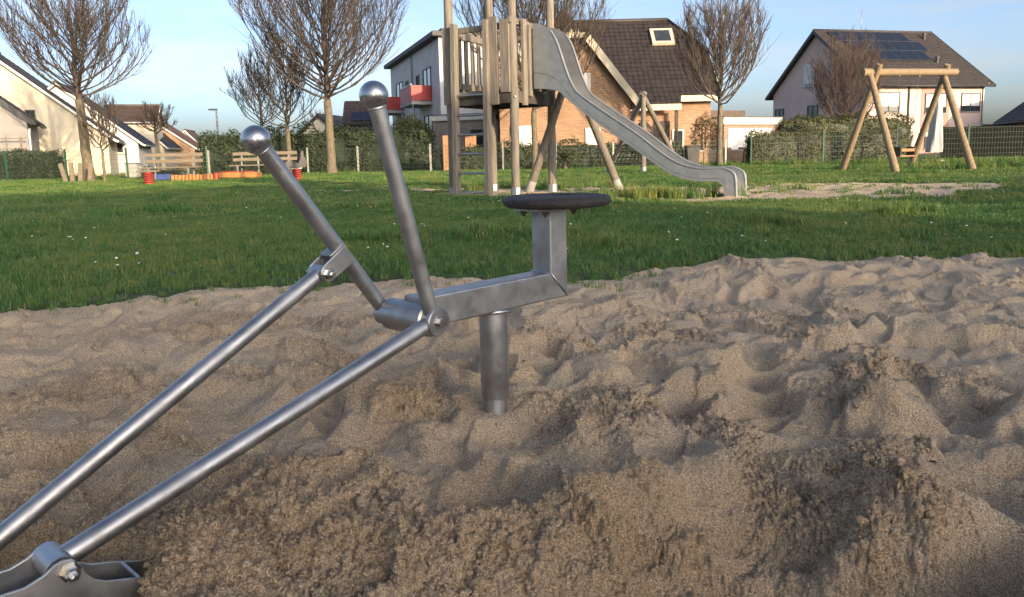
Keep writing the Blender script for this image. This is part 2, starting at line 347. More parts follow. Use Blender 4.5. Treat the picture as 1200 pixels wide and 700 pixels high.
# worn sand by the slide: a sheet just above the sunken lawn
def make_patch():
    x, y = np.meshgrid(np.arange(-6.5, 10.5, .05), np.arange(8, 18, .05), indexing='ij'); f = patch_f(x, y)
    z = ground_z(x, y)+.004+.028*pn(x*3.2, y*3.2, 51)*sstep(.05, .4, f)+.016*pn(x*8, y*8, 52)*sstep(0, .3, f)-.024*sstep(.0, -.06, f)
    n, k = x.shape; idx = np.arange(n*k).reshape(n, k); Q = np.stack([idx[:-1, :-1], idx[1:, :-1], idx[1:, 1:], idx[:-1, 1:]], -1).reshape(-1, 4)
    keep = (f.reshape(-1)[Q] > -.06).any(1); Q = Q[keep]; u, inv = np.unique(Q, return_inverse=True)
    V = np.stack([x, y, z], -1).reshape(-1, 3)[u]
    o = np_mesh('sand_patch', V, inv.reshape(-1, 4), 'sand_plain'); o['kind'] = 'structure'
make_patch()

# ------------------------------------------------------------------ sand
def G2(px, py, z=0.): p = gp(px, py, z); return (p.x, p.y)
CREST = [(-400, 640), (60, 650), (230, 640), (330, 612), (430, 606), (500, 604), (600, 585), (692, 567), (760, 549), (809, 541), (880, 543), (943, 549), (1013, 578), (1054, 607), (1112, 634), (1200, 656), (1500, 700)]
cb = []; cr = []
for a, b in CREST: q = G2(a, b, .02); cb.append(math.atan2(*q)); cr.append(math.hypot(*q))
RIDGES = [  # pixel polylines, height, width
    ([(980, 432), (1020, 462), (1032, 500), (1005, 530), (1045, 570), (1060, 605)], .036, .062),
    ([(1000, 436), (1080, 470), (1150, 470), (1205, 485)], .030, .045),
    ([(735, 408), (790, 418), (835, 432), (890, 430), (930, 415)], .030, .045),
    ([(520, 558), (545, 535), (580, 520), (640, 508), (700, 500)], .026, .03),
    ([(455, 470), (520, 465), (560, 480), (640, 470), (700, 480)], .020, .05),
    ([(830, 480), (860, 500), (850, 520)], .030, .03),
    ([(300, 415), (380, 420), (430, 440)], .018, .05), ([(90, 345), (200, 355), (290, 372)], .018, .06),
    ([(20, 470), (100, 455), (160, 470), (200, 500)], .030, .07), ([(240, 560), (300, 545), (380, 560), (430, 545)], .028, .06),
    ([(560, 388), (620, 392), (660, 402), (700, 420)], .020, .05), ([(1020, 440), (1050, 430), (1075, 445)], .028, .035),
    ([(30, 640), (10, 560), (40, 520)], .030, .06), ([(760, 560), (775, 590), (800, 640), (850, 690)], .030, .030),
    ([(1035, 600), (1090, 628), (1150, 642), (1210, 655)], .034, .042), ([(940, 560), (980, 590), (1000, 640)], .03, .03), ([(360, 640), (420, 625), (480, 640)], .03, .03),
    ([(700, 575), (720, 610), (735, 690)], .022, .03), ([(905, 555), (960, 610), (1010, 660), (1060, 690)], .026, .035),
]
HOLES = [  # pixel centre, radius x, radius y, depth
    ((800, 520), .085, .10, .035), ((680, 540), .20, .09, .022), ((480, 530), .16, .10, .030), ((960, 500), .14, .16, .028), ((1160, 530), .13, .20, .050),
    ((1125, 660), .20, .09, .12), ((1170, 575), .14, .10, .05), ((60, 380), .22, .22, .06), ((170, 410), .14, .13, .045), ((40, 540), .10, .10, .05), ((310, 345), .16, .16, .035), ((270, 470), .10, .09, .04), ((420, 500), .11, .08, .04), ((560, 560), .12, .07, .035), ((130, 470), .12, .12, .035), ((345, 480), .16, .14, .035), ((440, 430), .15, .2, .03),
    ((520, 415), .2, .2, .04), ((700, 385), .24, .22, .05), ((800, 350), .25, .22, .045), ((905, 430), .08, .06, .05), ((990, 375), .05, .06, .05), ((940, 403), .035, .04, .045),
    ((1110, 480), .12, .14, .05), ((250, 400), .2, .22, .045), ((592, 500), .12, .12, .062), ((60, 690), .2, .12, .05), ((850, 330), .12, .15, .03), ((1060, 400), .2, .2, .04), ((940, 335), .1, .14, .03), ((1100, 345), .18, .2, .035)]
def pn3(x, y, z, seed=0):
    ix = np.floor(x); iy = np.floor(y); iz = np.floor(z); fx = x-ix; fy = y-iy; fz = z-iz
    u, v, w_ = (t*t*t*(t*(t*6-15)+10) for t in (fx, fy, fz))
    def g(a, b, c):
        hsh = _h(ix+a+(iz+c)*57, iy+b+(iz+c)*131, seed); t = hsh*6.2831853; ph = np.mod(hsh*977.0, 1.0)*2-1; s = np.sqrt(1-ph*ph)
        return np.cos(t)*s*(fx-a)+np.sin(t)*s*(fy-b)+ph*(fz-c)
    def lay(c): return (g(0, 0, c)*(1-u)+g(1, 0, c)*u)*(1-v)+(g(0, 1, c)*(1-u)+g(1, 1, c)*u)*v
    return (lay(0)*(1-w_)+lay(1)*w_)*1.6
POST = (-.050, 1.780)
def sand_h(x, y):
    r = np.hypot(x, y); b = np.arctan2(x, y)
    xw = x+.05*pn(x*5, y*5, 71)+.02*pn(x*13, y*13, 75); yw = y+.05*pn(x*5, y*5, 72)+.02*pn(x*13, y*13, 76)
    h = .026*pn(x*1.1, y*1.1, 1)+.014*pn(xw*2.6, yw*2.6, 2)+.010*pn(xw*5.5, yw*5.5, 3)+.007*pn(xw*11, yw*11, 4)
    h += .012*np.minimum(1, np.abs(pn(xw*4.2, yw*4.2, 9))*3)-.008
    rid = (1-np.minimum(1, np.abs(pn(xw*4.3, yw*4.3, 27))*2.4))**2*np.clip(.35+1.3*pn(x*1.6, y*1.6, 28), 0, 1); h += .020*rid
    rid2 = (1-np.minimum(1, np.abs(pn(xw*9.5, yw*9.5, 29))*2.4))**2*np.clip(.3+1.2*pn(x*2.2, y*2.2, 30), 0, 1); h += .013*rid2
    s1 = pn(xw*2.1, yw*2.1, 33); s2 = pn(xw*4.4+3, yw*4.4, 34); e1 = np.exp(-(s1/.10)**2); e2 = np.exp(-(s2/.12)**2)   # small dug ledges
    h += .027*sstep(-.04, .05, s1)+.014*sstep(-.05, .06, s2)-.018; led = .55*e1+.35*e2
    rough = .20+.55*led+.50*rid+.30*rid2+.85*pn(x*2.3, y*2.3, 21)+.30*pn(x*6, y*6, 22)-.10*sstep(1.7, 3.2, r)
    damp = .30+.42*pn(x*1.9, y*1.9, 25)-.26*sstep(1.6, 3.0, r)
    for P, a, wd in RIDGES:
        Pw = [G2(*q) for q in P]; d = seg_d(xw, yw, Pw); g = np.exp(-(d/wd)**2); h += .85*a*g*(.75+.6*pn(x*9, y*9, 61)); rough += .38*g; damp += .20*g
    for (px, py), a, c, dep in HOLES:
        q = G2(px, py); e = np.sqrt(((xw-q[0])/a)**2+((yw-q[1])/c)**2); h += -1.05*dep*np.exp(-e**2*1.3)+.45*dep*np.exp(-((e-1.35)/.35)**2)*(.6+.8*pn(x*7, y*7, 62)); rough -= .8*np.exp(-e**2*1.2)
    rs = np.random.default_rng(3)              # old footprints
    for i in range(150):
        t = rs.uniform(-1.1, 1.1); rad = rs.uniform(1.75, 4.4); fx, fy = rad*sin(t), rad*cos(t); an = rs.uniform(0, pi); la, lb = rs.uniform(.10, .17), rs.uniform(.05, .08); dep = rs.uniform(.012, .034)
        near = (np.abs(x-fx) < .5) & (np.abs(y-fy) < .5); xx, yy = xw[near]-fx, yw[near]-fy
        e = np.sqrt(((xx*cos(an)+yy*sin(an))/la)**2+((-xx*sin(an)+yy*cos(an))/lb)**2)
        rough[near] -= .5*np.exp(-e**4); h[near] += -dep*np.exp(-e**5)+.5*dep*np.exp(-((e-1.4)/.4)**2)
    # dug-out face in the foreground: everything nearer than the crest drops away
    c = np.interp(b, cb, cr)+.028*pn(b*9, r*2, 81)+.012*pn(x*22, y*22, 82)
    t = c-r; face = sstep(-.02, .44, t); ex = math.atan2(*G2(560, 600)); fw = sstep(ex-.35, ex+.10, b)
    h += .018*np.exp(-(t/.08)**2)*fw
    h -= (.07+.11*fw)*face
    drape = np.abs(pn(b*11+2*pn(b*4, r*4, 84), r*3.0, 83)); fm = face*(1-sstep(.35, .7, t))
    h += .075*(drape-.25)*fm*fw*sstep(.03, .12, t); rough += .5*sstep(-.04, .1, t)*(1-.5*face)*(.6+1.3*pn(x*4, y*4, 85)); damp += .30*sstep(-.10, .08, t)
    # heap beside the bucket, hollow at the bucket, scoop round the post
    q = G2(340, 600); h += .045*np.exp(-(((x-q[0])/.20)**2+((y-q[1])/.13)**2)); rough += .6*np.exp(-(((x-q[0])/.25)**2+((y-q[1])/.18)**2)); damp += .25*np.exp(-(((x-q[0])/.3)**2+((y-q[1])/.2)**2))
    q = G2(222, 668); h += .075*np.exp(-(((x-q[0])/.085)**2+((y-q[1])/.10)**2)); rough += .5*np.exp(-(((x-q[0])/.12)**2+((y-q[1])/.12)**2)); damp += .15*np.exp(-(((x-q[0])/.15)**2+((y-q[1])/.12)**2))
    h -= .085*np.exp(-(((x+.74)/.17)**2+((y-.98)/.17)**2)**2)
    rough = np.clip(rough, .05, 1.0)
    h += -.018+.040*np.exp(-((edge_d(x, y)+.35)/.4)**2)*sstep(.0, .35, b)
    e = edge_d(x, y); h = h*(1-sstep(-.25, .05, e)*.7)-.10*sstep(-.02, .25, e)
    dpst = np.hypot(x-POST[0], y-POST[1]); k = np.exp(-(dpst/.085)**4); h = h*(1-k)-.012*k; rough *= 1-.5*k
    return h, np.clip(damp+.16*rough-.05, 0, 1), rough*(1-.6*fm)*(1-.85*sstep(-.1, .1, e))
SANDV = {}
def make_sand():
    rr = np.concatenate([np.linspace(.05, .78, 14, endpoint=False), np.geomspace(.78, 5.4, 760), np.linspace(5.5, 7, 8)])
    th = np.concatenate([np.linspace(-pi, -.80, 70, endpoint=False), np.linspace(-.80, .80, 900, endpoint=False), np.linspace(.80, pi, 70, endpoint=False)])
    R, Tt = np.meshgrid(rr, th, indexing='ij'); x = R*np.sin(Tt); y = R*np.cos(Tt)
    z, damp, rough = sand_h(x.ravel(), y.ravel()); n, k = R.shape; P3 = np.stack([x, y, z.reshape(n, k)], -1)
    tr = np.gradient(P3, axis=0); tt = np.roll(P3, -1, 1)-np.roll(P3, 1, 1); nv = np.cross(tt, tr); nv /= np.linalg.norm(nv, axis=-1, keepdims=True)+1e-12; nv *= np.sign(nv[..., 2:3]+1e-9); nv = nv.reshape(-1, 3)
    X, Y, Zz = x.ravel(), y.ravel(), z
    c1 = np.abs(pn3(X*24, Y*24, Zz*24, 16)); c2 = np.abs(pn3(X*48, Y*48, Zz*48, 12)); c3 = np.abs(pn3(X*100, Y*100, Zz*100, 13)); c4 = pn3(X*190, Y*190, Zz*190, 14)
    cr_ = rough*(.016*(c1-.25)+.016*(c2-.25)+.0140*(c3-.25)+.0060*c4)+.0022*pn3(X*60, Y*60, Zz*60, 15)+.0022*c4
    V = P3.reshape(-1, 3)+nv*cr_[:, None]; SANDV['v'] = V; SANDV['r'] = rough; damp = np.clip(damp+.10*rough*(.3-c2), 0, 1)
    idx = np.arange(n*k).reshape(n, k); nx = np.roll(idx, -1, 1)
    Q = np.stack([idx[:-1], idx[1:], nx[1:], nx[:-1]], -1).reshape(-1, 4)[:, ::-1]
    e = edge_d(V[:, 0], V[:, 1]); Q = Q[(e[Q] < .3).any(1)]
    u, inv = np.unique(Q, return_inverse=True)
    o = np_mesh('sand', V[u], inv.reshape(-1, 4), 'sand'); o['kind'] = 'structure'
    a = o.data.attributes.new('damp', 'FLOAT', 'POINT'); a.data.foreach_set('value', damp[u].astype(np.float32))
    return o
make_sand()
print('sand', round(time.time()-T0, 1))

# ------------------------------------------------------------------ scatter by geometry nodes (stuff only)
def scatter(name, P, rz, sc, vi, variants, label, cat, tilt=None):
    me = bpy.data.meshes.new(name); me.vertices.add(len(P)); me.vertices.foreach_set('co', np.asarray(P, np.float32).ravel())
    for an, ty, d in (('rz', 'FLOAT', rz), ('sc', 'FLOAT', sc), ('vi', 'INT', vi)):
        a = me.attributes.new(an, ty, 'POINT'); a.data.foreach_set('value', np.asarray(d, np.float32 if ty == 'FLOAT' else np.int32))
    o = bpy.data.objects.new(name, me); COL.objects.link(o); tag(o, label, cat, kind='stuff')
    g = bpy.data.node_groups.new(name, 'GeometryNodeTree')
    g.interface.new_socket('Geometry', in_out='INPUT', socket_type='NodeSocketGeometry'); g.interface.new_socket('Geometry', in_out='OUTPUT', socket_type='NodeSocketGeometry')
    n = g.nodes.new; k = g.links.new; gi = n('NodeGroupInput'); go = n('NodeGroupOutput'); ip = n('GeometryNodeInstanceOnPoints'); jn = n('GeometryNodeJoinGeometry')
    for v in variants[::-1]:
        oi = n('GeometryNodeObjectInfo'); oi.inputs['Object'].default_value = v; oi.inputs['As Instance'].default_value = True; k(oi.outputs['Geometry'], jn.inputs[0])
    def att(nm, ty):
        a = n('GeometryNodeInputNamedAttribute'); a.data_type = ty; a.inputs[0].default_value = nm; return a.outputs['Attribute']
    cx = n('ShaderNodeCombineXYZ'); k(att('rz', 'FLOAT'), cx.inputs[2])
    k(gi.outputs[0], ip.inputs['Points']); k(jn.outputs[0], ip.inputs['Instance']); ip.inputs['Pick Instance'].default_value = True
    k(att('vi', 'INT'), ip.inputs['Instance Index']); k(cx.outputs[0], ip.inputs['Rotation']); k(att('sc', 'FLOAT'), ip.inputs['Scale']); k(ip.outputs[0], go.inputs[0])
    md = o.modifiers.new('scatter', 'NODES'); md.node_group = g
    return o
def blade_tuft(name, nb, spread, hmin, hmax, wd, m, seed, lean=.5, straw=0):
    rs = random.Random(seed); vs = []; fs = []; mi = []
    for i in range(nb):
        a = rs.uniform(0, 2*pi); r = spread*sqrt(rs.random()); x, y = r*cos(a), r*sin(a); h = rs.uniform(hmin, hmax); ln = rs.uniform(.1, 1)*lean*h; d = rs.uniform(0, 2*pi)
        dx, dy = cos(d), sin(d); sx, sy = -dy*wd/2, dx*wd/2; b = len(vs); st = rs.random() < straw
        for t, ww in ((0, 1), (.5, .85)):
            px, py, pz = x+dx*ln*t*t, y+dy*ln*t*t, h*t-(.01 if t == 0 else 0); vs += [(px-sx*ww, py-sy*ww, pz), (px+sx*ww, py+sy*ww, pz)]
        vs.append((x+dx*ln, y+dy*ln, h*(1-.25*ln/h))); fs += [(b, b+1, b+3, b+2), (b+2, b+3, b+4)]; mi += [int(st)]*2
    me = bpy.data.meshes.new(name); me.from_pydata(vs, [], fs); me.materials.append(M[m]); me.materials.append(M['straw']); me.polygons.foreach_set('material_index', mi)
    return bpy.data.objects.new(name, me)
def make_grass():
    near = [blade_tuft('tuft', 16, .035, .022, .060, .0042, 'grass', i, .8, .05) for i in range(6)]+[blade_tuft('tuft', 18, .045, .05, .105, .005, 'grass', 20+i, .7, .03) for i in range(2)]
    mid = [blade_tuft('tuft', 22, .08, .025, .065, .009, 'grass', 40+i, .8, .05) for i in range(5)]+[blade_tuft('tuft', 22, .08, .05, .11, .010, 'grass', 60+i, .7, .04) for i in range(2)]
    far = [blade_tuft('tuft', 26, .17, .03, .075, .022, 'grass', 80+i, .8, .06) for i in range(5)]
    rs = np.random.default_rng(5)
    def zone(r0, r1, dens, ha=.78):
        n = int(ha*(r1*r1-r0*r0)*dens); r = np.sqrt(rs.uniform(r0*r0, r1*r1, n)); t = rs.uniform(-ha, ha, n); x, y = r*np.sin(t), r*np.cos(t)
        e = edge_d(x, y); f = patch_f(x, y); bare = pn(x*1.3, y*1.3, 91)+.5*pn(x*4, y*4, 92)
        p = sstep(-.12, .22, e+.12*bare)*sstep(-.01, -.09, f)*(.72+.28*sstep(-.5, 0, bare)); p = np.maximum(p, np.maximum(.010*(e > -.5), .10*sstep(-.45, 0, e)*(bare > -.2))); k = rs.random(n) < p
        return x[k], y[k], e[k]
    def go(name, z, var, ntall, scl, label):
        x, y, e = z; n = len(x); tall = pn(x*.8, y*.8, 95)+.6*pn(x*2.5, y*2.5, 96); v = rs.integers(0, len(var)-ntall, n)
        if ntall: v = np.where((tall > .62) & (e > .15), len(var)-1-rs.integers(0, ntall, n), v)
        s = .9*scl*rs.uniform(.7, 1.25, n)*(1+.35*np.clip(tall, -.6, 1))*(.55+.45*sstep(-.1, .35, e)); dip = 0
        scatter(name, np.stack([x, y, ground_z(x, y)-dip], -1), rs.uniform(0, 6.28, n), s, v, var, label, 'grass')
    go('grass', zone(3.1, 9.2, 760), near, 2, 1.0, 'short green lawn grass growing up to the edge of the sandpit')
    go('grass', zone(9.0, 20, 150), mid, 2, 1.0, 'lawn grass round the slide tower and the wooden swing')
    go('grass', zone(19.5, 44, 34), far, 0, 1.0, 'far lawn grass in front of the hedges and fences')
    # clumps of rank grass
    tall = [blade_tuft('clump', 60, .10, .10, .26, .008, 'grass', 200+i, .75, .1) for i in range(4)]
    pts = []
    for (px, py, sx, sy, n, s) in [(772, 231, .38, .16, 64, .9), (548, 226, .18, .12, 9, .9), (640, 222, .2, .1, 8, .9), (590, 221, .2, .1, 8, .7), (725, 219, .2, .1, 6, .9), (700, 228, .2, .1, 5, .6),
                                   (985, 199, .3, .1, 8, .9), (1050, 201, .3, .1, 7, .8), (1140, 199, .4, .1, 9, 1.0), (1130, 198, 2.5, .5, 30, 1.2), (1180, 196, 1.0, .5, 16, 1.5), (104, 212, .5, .2, 14, 1.2), (389, 203, .5, .2, 14, 1.2), (843, 195, .5, .2, 14, 1.2),
                                   (1080, 270, .8, .3, 12, .55), (1000, 262, .5, .3, 9, .5)]:
        c = gp(px, py)
        for i in range(n): pts.append((c.x+random.gauss(0, sx), c.y+random.gauss(0, sy), -.02, s*random.uniform(.6, 1.2)))
    for (a, b, n) in [((340, 198), (620, 197), 170), ((640, 197), (875, 193), 120), ((880, 194), (1200, 192), 160), ((0, 210), (240, 206), 110)]:
        A, B = gp(*a), gp(*b)
        for i in range(n): q = A.lerp(B, random.random()); pts.append((q.x+random.gauss(0, .3), q.y+random.gauss(0, .5), -.02, random.uniform(.6, 1.5)))
    pts = np.array(pts)
    scatter('rank_grass', pts[:, :3], rs.uniform(0, 6.28, len(pts)), pts[:, 3], rs.integers(0, 4, len(pts)), tall, 'clumps of long uncut grass at the slide, posts and fence lines', 'grass')
    # daisies
    mb = MB(); 
    for i in range(240):
        px, py = random.uniform(0, 1200), random.uniform(228, 330); q = gp(px, py)
        if edge_d(np.array([q.x]), np.array([q.y]))[0] < .3 or q.y > 12: continue
        if pn(np.array([q.x*.9]), np.array([q.y*.9]), 97)[0] < .05: continue
        hh = random.uniform(.05, .085); r = random.uniform(.006, .010); c = Vector((q.x, q.y, hh)); nrm = Vector((random.gauss(0, .25), random.gauss(-.2, .25), 1))
        mb.lathe(c, [(r*.3, -.003), (r, 0), (r*.5, .002)], nrm, 8)
    tag(mb.build('daisies', 'daisy'), 'tiny white daisies dotted through the lawn grass', 'flowers', kind='stuff')
make_grass()
def make_crumbs():
    rs = np.random.default_rng(9); var = []
    for i in range(4):
        bm = bmesh.new(); bmesh.ops.create_icosphere(bm, subdivisions=2, radius=1); q = random.Random(i)
        for v in bm.verts: v.co *= 1+q.uniform(-.22, .22); v.co.z *= .75
        me = bpy.data.meshes.new('crumb'); bm.to_mesh(me); bm.free(); me.materials.append(M['sand_crumb']); me.polygons.foreach_set('use_smooth', [True]*len(me.polygons)); var.append(bpy.data.objects.new('crumb', me))
    V, rg = SANDV['v'], SANDV['r']; rr = np.hypot(V[:, 0], V[:, 1]); pr = np.clip(rg, .03, 1.1)*(rr**1.6)*(rr < 3.4)*(rr > .8)*(V[:, 1] > .5); pr /= pr.sum()
    sel = rs.choice(len(V), 26000, p=pr, replace=False); x, y, h = V[sel, 0], V[sel, 1], V[sel, 2]; n = len(x)
    scatter('sand_crumbs', np.stack([x, y, h+.0006], -1), rs.uniform(0, 6.28, n), .0014+.0036*rs.random(n)**4+.0065*(rs.random(n) < .025)*rs.random(n), rs.integers(0, 4, n), var, 'loose crumbs of damp sand lying over the dug sandpit', 'sand')
make_crumbs()
def make_litter():
    rs = np.random.default_rng(19); V = SANDV['v']; rr = np.hypot(V[:, 0], V[:, 1]); pr = (rr**2)*(rr < 4.2)*(rr > .9)*(V[:, 1] > .5); pr /= pr.sum(); sel = rs.choice(len(V), 170, p=pr, replace=False)
    me = bpy.data.meshes.new('bit'); me.from_pydata([(-1, -.3, 0), (0, -.5, .25), (1.1, -.1, .1), (.3, .5, .3), (-.7, .4, .1), (.1, 0, .55)], [], [(0, 1, 5), (1, 2, 5), (2, 3, 5), (3, 4, 5), (4, 0, 5)]); me.materials.append(M['dark_wood'])
    m2 = me.copy(); m2.materials.clear(); m2.materials.append(M['concrete'])
    scatter('litter', V[sel]+np.array([0, 0, .001]), rs.uniform(0, 6.28, 170), .0025+.0065*rs.random(170)**2, (rs.random(170) < .3).astype(int), [bpy.data.objects.new('bit', me), bpy.data.objects.new('bit', m2)], 'tiny leaf scraps and pebbles strewn over the sand', 'litter')
make_litter()
print('grass', round(time.time()-T0, 1))

# ------------------------------------------------------------------ sand digger
def make_digger():
    an = radians(42); u = Vector((-sin(an), -cos(an), 0)); a = Vector((cos(an), -sin(an), 0)); Z = Vector((0, 0, 1))
    P = dp(515, 378, 1.55); FAR = P-a*.185
    bz = P.z+.012                                     # beam axis height
    col = dp(644, 300, 1.93); col.z = 0; B0 = Vector((P.x, P.y, 0))-a*.085
    # beam runs from the sleeve middle towards the seat column
    bd = (Vector((col.x, col.y, 0))-B0); bl = bd.length; bd.normalize(); bs = Vector((-bd.y, bd.x, 0))
    post = B0+bd*(bl*.535)
    root = thing('sand_digger', 'grey steel ride-on sand digger with round dark wooden seat and ball-topped levers in the sandpit', 'sand digger', (post.x, post.y, 0))
    b = lambda mb, n, m, p=root, **k: mb.build(n, m, p, world=True, **k)
    # post
    mb = MB(); zt = bz-.036
    mb.lathe((post.x, post.y, 0), [(.0325, .026), (.0342, .032), (.0342, zt-.006), (.041, zt-.003), (.041, zt)], n=32); po = b(mb, 'post', 'steel')
    mb = MB(); mb.lathe((post.x, post.y, 0), [(.0295, -.25), (.0295, .028)], n=32); b(mb, 'post_foot', 'steel_worn', po)
    mb = MB(); mb.tube([(post.x+.038*cos(i*pi/12), post.y+.038*sin(i*pi/12), zt-.001+.002*sin(i*7)) for i in range(24)], .0045, 8, closed=True); b(mb, 'weld_bead', 'steel_worn', po)
    # beam (square tube) with mitred end, and column
    hw = .033; e1 = B0+bd*(bl+hw)
    def bp(s, y, z): return B0+bd*s+bs*y+Z*z
    mb = MB(); prof = [bp(.0, -hw, bz-.035), bp(bl+hw, -hw, bz-.035), bp(bl-hw, -hw, bz+.035), bp(.0, -hw, bz+.035)]
    mb.prism(prof, bs*2*hw); b(mb, 'beam', 'steel', bevel=.004)
    st = HC-.105                                     # seat top
    c0 = B0+bd*bl
    mb = MB(); prof = [bp(bl-hw, -hw, bz+.0355), bp(bl+hw, -hw, bz-.0345), bp(bl+hw, -hw, st-.038), bp(bl-hw, -hw, st-.038)]; mb.prism(prof, bs*2*hw); cl = b(mb, 'seat_column', 'steel', bevel=.004)
    mb = MB(); 
    for s in (-1, 1): mb.tube([bp(bl-hw, s*hw, bz+.036), bp(bl+hw, s*hw, bz-.034)], .0022, 6)
    mb.tube([bp(bl-hw-.001, -hw, bz+.036), bp(bl-hw-.001, hw, bz+.036)], .003, 6); b(mb, 'weld_seam', 'steel_worn', cl)
    mb = MB(); mb.box(c0+Z*(st-.035), (.15, .11, .006), rz=math.atan2(bd.y, bd.x)); b(mb, 'seat_plate', 'steel')
    for i, (s, y) in enumerate(((.055, .038), (-.055, .038), (.055, -.038), (-.055, -.038))):
        mb = MB(); q = c0+bd*s+bs*y; mb.lathe(q+Z*(st-.059), [(.005, .006), (.005, .012), (.009, .012), (.009, .0175), (.011, .0175), (.011, .0205)], n=6, smooth=False); b(mb, 'bolt', 'dark_wood')
    # seat: worn wooden disc
    mb = MB(); n = 64; rows = [(.0, 0), (.06, 0), (.118, -.001), (.133, -.004), (.1405, -.009), (.142, -.015), (.139, -.023), (.131, -.029), (.10, -.032), (0, -.032)]; vs = []; fs = []
    for i, (r, h) in enumerate(rows):
        for j in range(n):
            th = 2*pi*j/n; rr = r*(1+.012*sin(3*th+1)+.006*sin(11*th)+random.uniform(-.004, .004)); vs.append(c0+Vector((.020+cos(th)*rr, sin(th)*rr, st+h+random.uniform(-.0008, .0008))))
    for i in range(len(rows)-1):
        for j in range(n): fs.append((i*n+j, i*n+(j+1) % n, (i+1)*n+(j+1) % n, (i+1)*n+j))
    mb.add(vs, fs, True); b(mb, 'seat', 'seat_wood')
    # pivot sleeve
    N0 = P-a*.012
    mb = MB(); mb.lathe(FAR+a*.022, [(.031, 0), (.036, .003), (.036, .133), (.031, .137)], a, 32); sv = b(mb, 'pivot_sleeve', 'steel')
    mb = MB(); mb.lathe(FAR-a*.012, [(.0, 0), (.024, 0), (.028, .004), (.028, .036)], a, 32); b(mb, 'sleeve_hub', 'steel_worn', sv)
    mb = MB(); mb.lathe(N0-a*.022, [(.026, 0), (.026, .022)], a, 32); b(mb, 'sleeve_hub', 'steel_worn', sv)
    mb = MB(); mb.lathe(N0, [(.0, 0), (.0285, 0), (.0305, .002), (.0305, .010), (.0285, .012), (.012, .0122), (.0, .0122)], a, 40); dk = b(mb, 'pivot_disc', 'steel_worn')
    mb = MB(); mb.lathe(N0+a*.012, [(.0145, 0), (.0145, .0025), (.0095, .0025), (.0095, .008), (.008, .010), (0, .010)], a, 6, smooth=False); b(mb, 'bolt', 'bolt_steel', dk)
    # levers
    for ctr, ballpx, off in ((P-a*.020, (438, 112), .012), (FAR+a*.004, (300, 164), .012)):
        q = pl(*ballpx, ctr, a); d = (q-ctr).normalized(); mb = MB(); mb.tube([ctr+d*off, q-d*.022], .0168, 24); lv = b(mb, 'lever', 'steel')
        mb = MB(); mb.ball(q, .0285); b(mb, 'ball_grip', 'ball_steel', lv)
        mb = MB(); s1, s2 = frame_of(d); mb.tube([q-d*.0235+(s1*cos(i*pi/10)+s2*sin(i*pi/10))*.0165 for i in range(20)], .0028, 6, closed=True); b(mb, 'weld_bead', 'steel_worn', lv)
    # arms
    A1 = pl(376, 320, FAR+a*.004, a); A1e = pl(0, 630, FAR+a*.004, a); d1 = (A1e-A1).normalized(); A1e = A1e+d1*.10
    mb = MB(); mb.tube([A1+d1*.006, A1e], .0168, 24); b(mb, 'arm', 'steel')
    hub = pl(64, 660, P-a*.020, a)
    A2 = P-a*.020; d2 = (hub-A2).normalized(); mb = MB(); mb.tube([A2+d2*.012, hub-d2*.012], .0168, 24); b(mb, 'arm', 'steel')
    # clamp of the far arm on its lever: fork of two cheeks round a small hub
    ctr = FAR+a*.004; q = pl(300, 164, ctr, a); dl = (q-ctr).normalized(); K = pl(398, 300, ctr, a); K = ctr+dl*(K-ctr).dot(dl); dk_ = (A1-K).normalized(); up = dk_.cross(a)
    ck = []
    for s in (-1, 1):
        mb = MB(); c = K+a*s*.0225; e = A1+a*s*.0225; nrm = up.normalized(); pts = []
        for (l, h) in ((-.006, .022), (.016, .0215), (.034, .0205)): pts.append(c+dk_*l+nrm*h)
        R = .0195; E = e-dk_*.004
        for i in range(9): th = pi/2-pi*i/8; pts.append(E+dk_*cos(th)*R+nrm*sin(th)*R)
        for (l, h) in ((.034, -.0205), (.016, -.0215), (-.006, -.022)): pts.append(c+dk_*l+nrm*h)
        mb.prism([p-a*.003 for p in pts], a*.006); ck.append(b(mb, 'clamp_cheek', 'steel', bevel=.0015))
    mb = MB(); nrm = up.normalized(); mb.box(K+dk_*.016+nrm*.0225, (.040, .040, .005), rot=Matrix((dk_, a, nrm)).transposed()); b(mb, 'clamp_web', 'steel', bevel=.002)
    mb = MB(); mb.lathe(A1-a*.019, [(.0175, 0), (.0175, .038)], a, 24); b(mb, 'arm_eye', 'steel_worn')
    mb = MB(); mb.lathe(A1+a*.0255, [(.0145, 0), (.0145, .004), (.0105, .004), (.0105, .014), (.008, .018), (.0055, .018), (.0055, .022), (0, .022)], a, 6, smooth=False); b(mb, 'bolt', 'bolt_steel', ck[1])
    mb = MB(); mb.lathe(A1-a*.0255, [(.0145, 0), (.0145, .004), (.0105, .004), (.0105, .012), (0, .012)], -a, 6, smooth=False); b(mb, 'bolt', 'bolt_steel', ck[0])
    # bucket
    bk = MB(); near = hub+a*.036; far = hub-a*.036
    hubo = MB(); hubo.lathe(far+a*.004, [(.021, 0), (.021, .064)], a, 32); ho = b(hubo, 'bucket_hub', 'steel_worn')
    hc = pl(80, 668, near, a)
    def side(base, sh):
        tp = [(-60, 735), (0, 697), (28, 688), (50, 674), (62, 662), (72, 656), (83, 654), (93, 660), (100, 671), (110, 678), (125, 680), (152, 677), (190, 675), (235, 676)]
        pts = [pl(px, py, near, a)+sh for px, py in tp]; l = pts[-1].copy(); f = pts[0].copy()
        pts += [l+u*.02-Z*.10, (l+f)/2+Z*(-.20-((l+f)/2).z), f-u*.03-Z*.10]; return pts
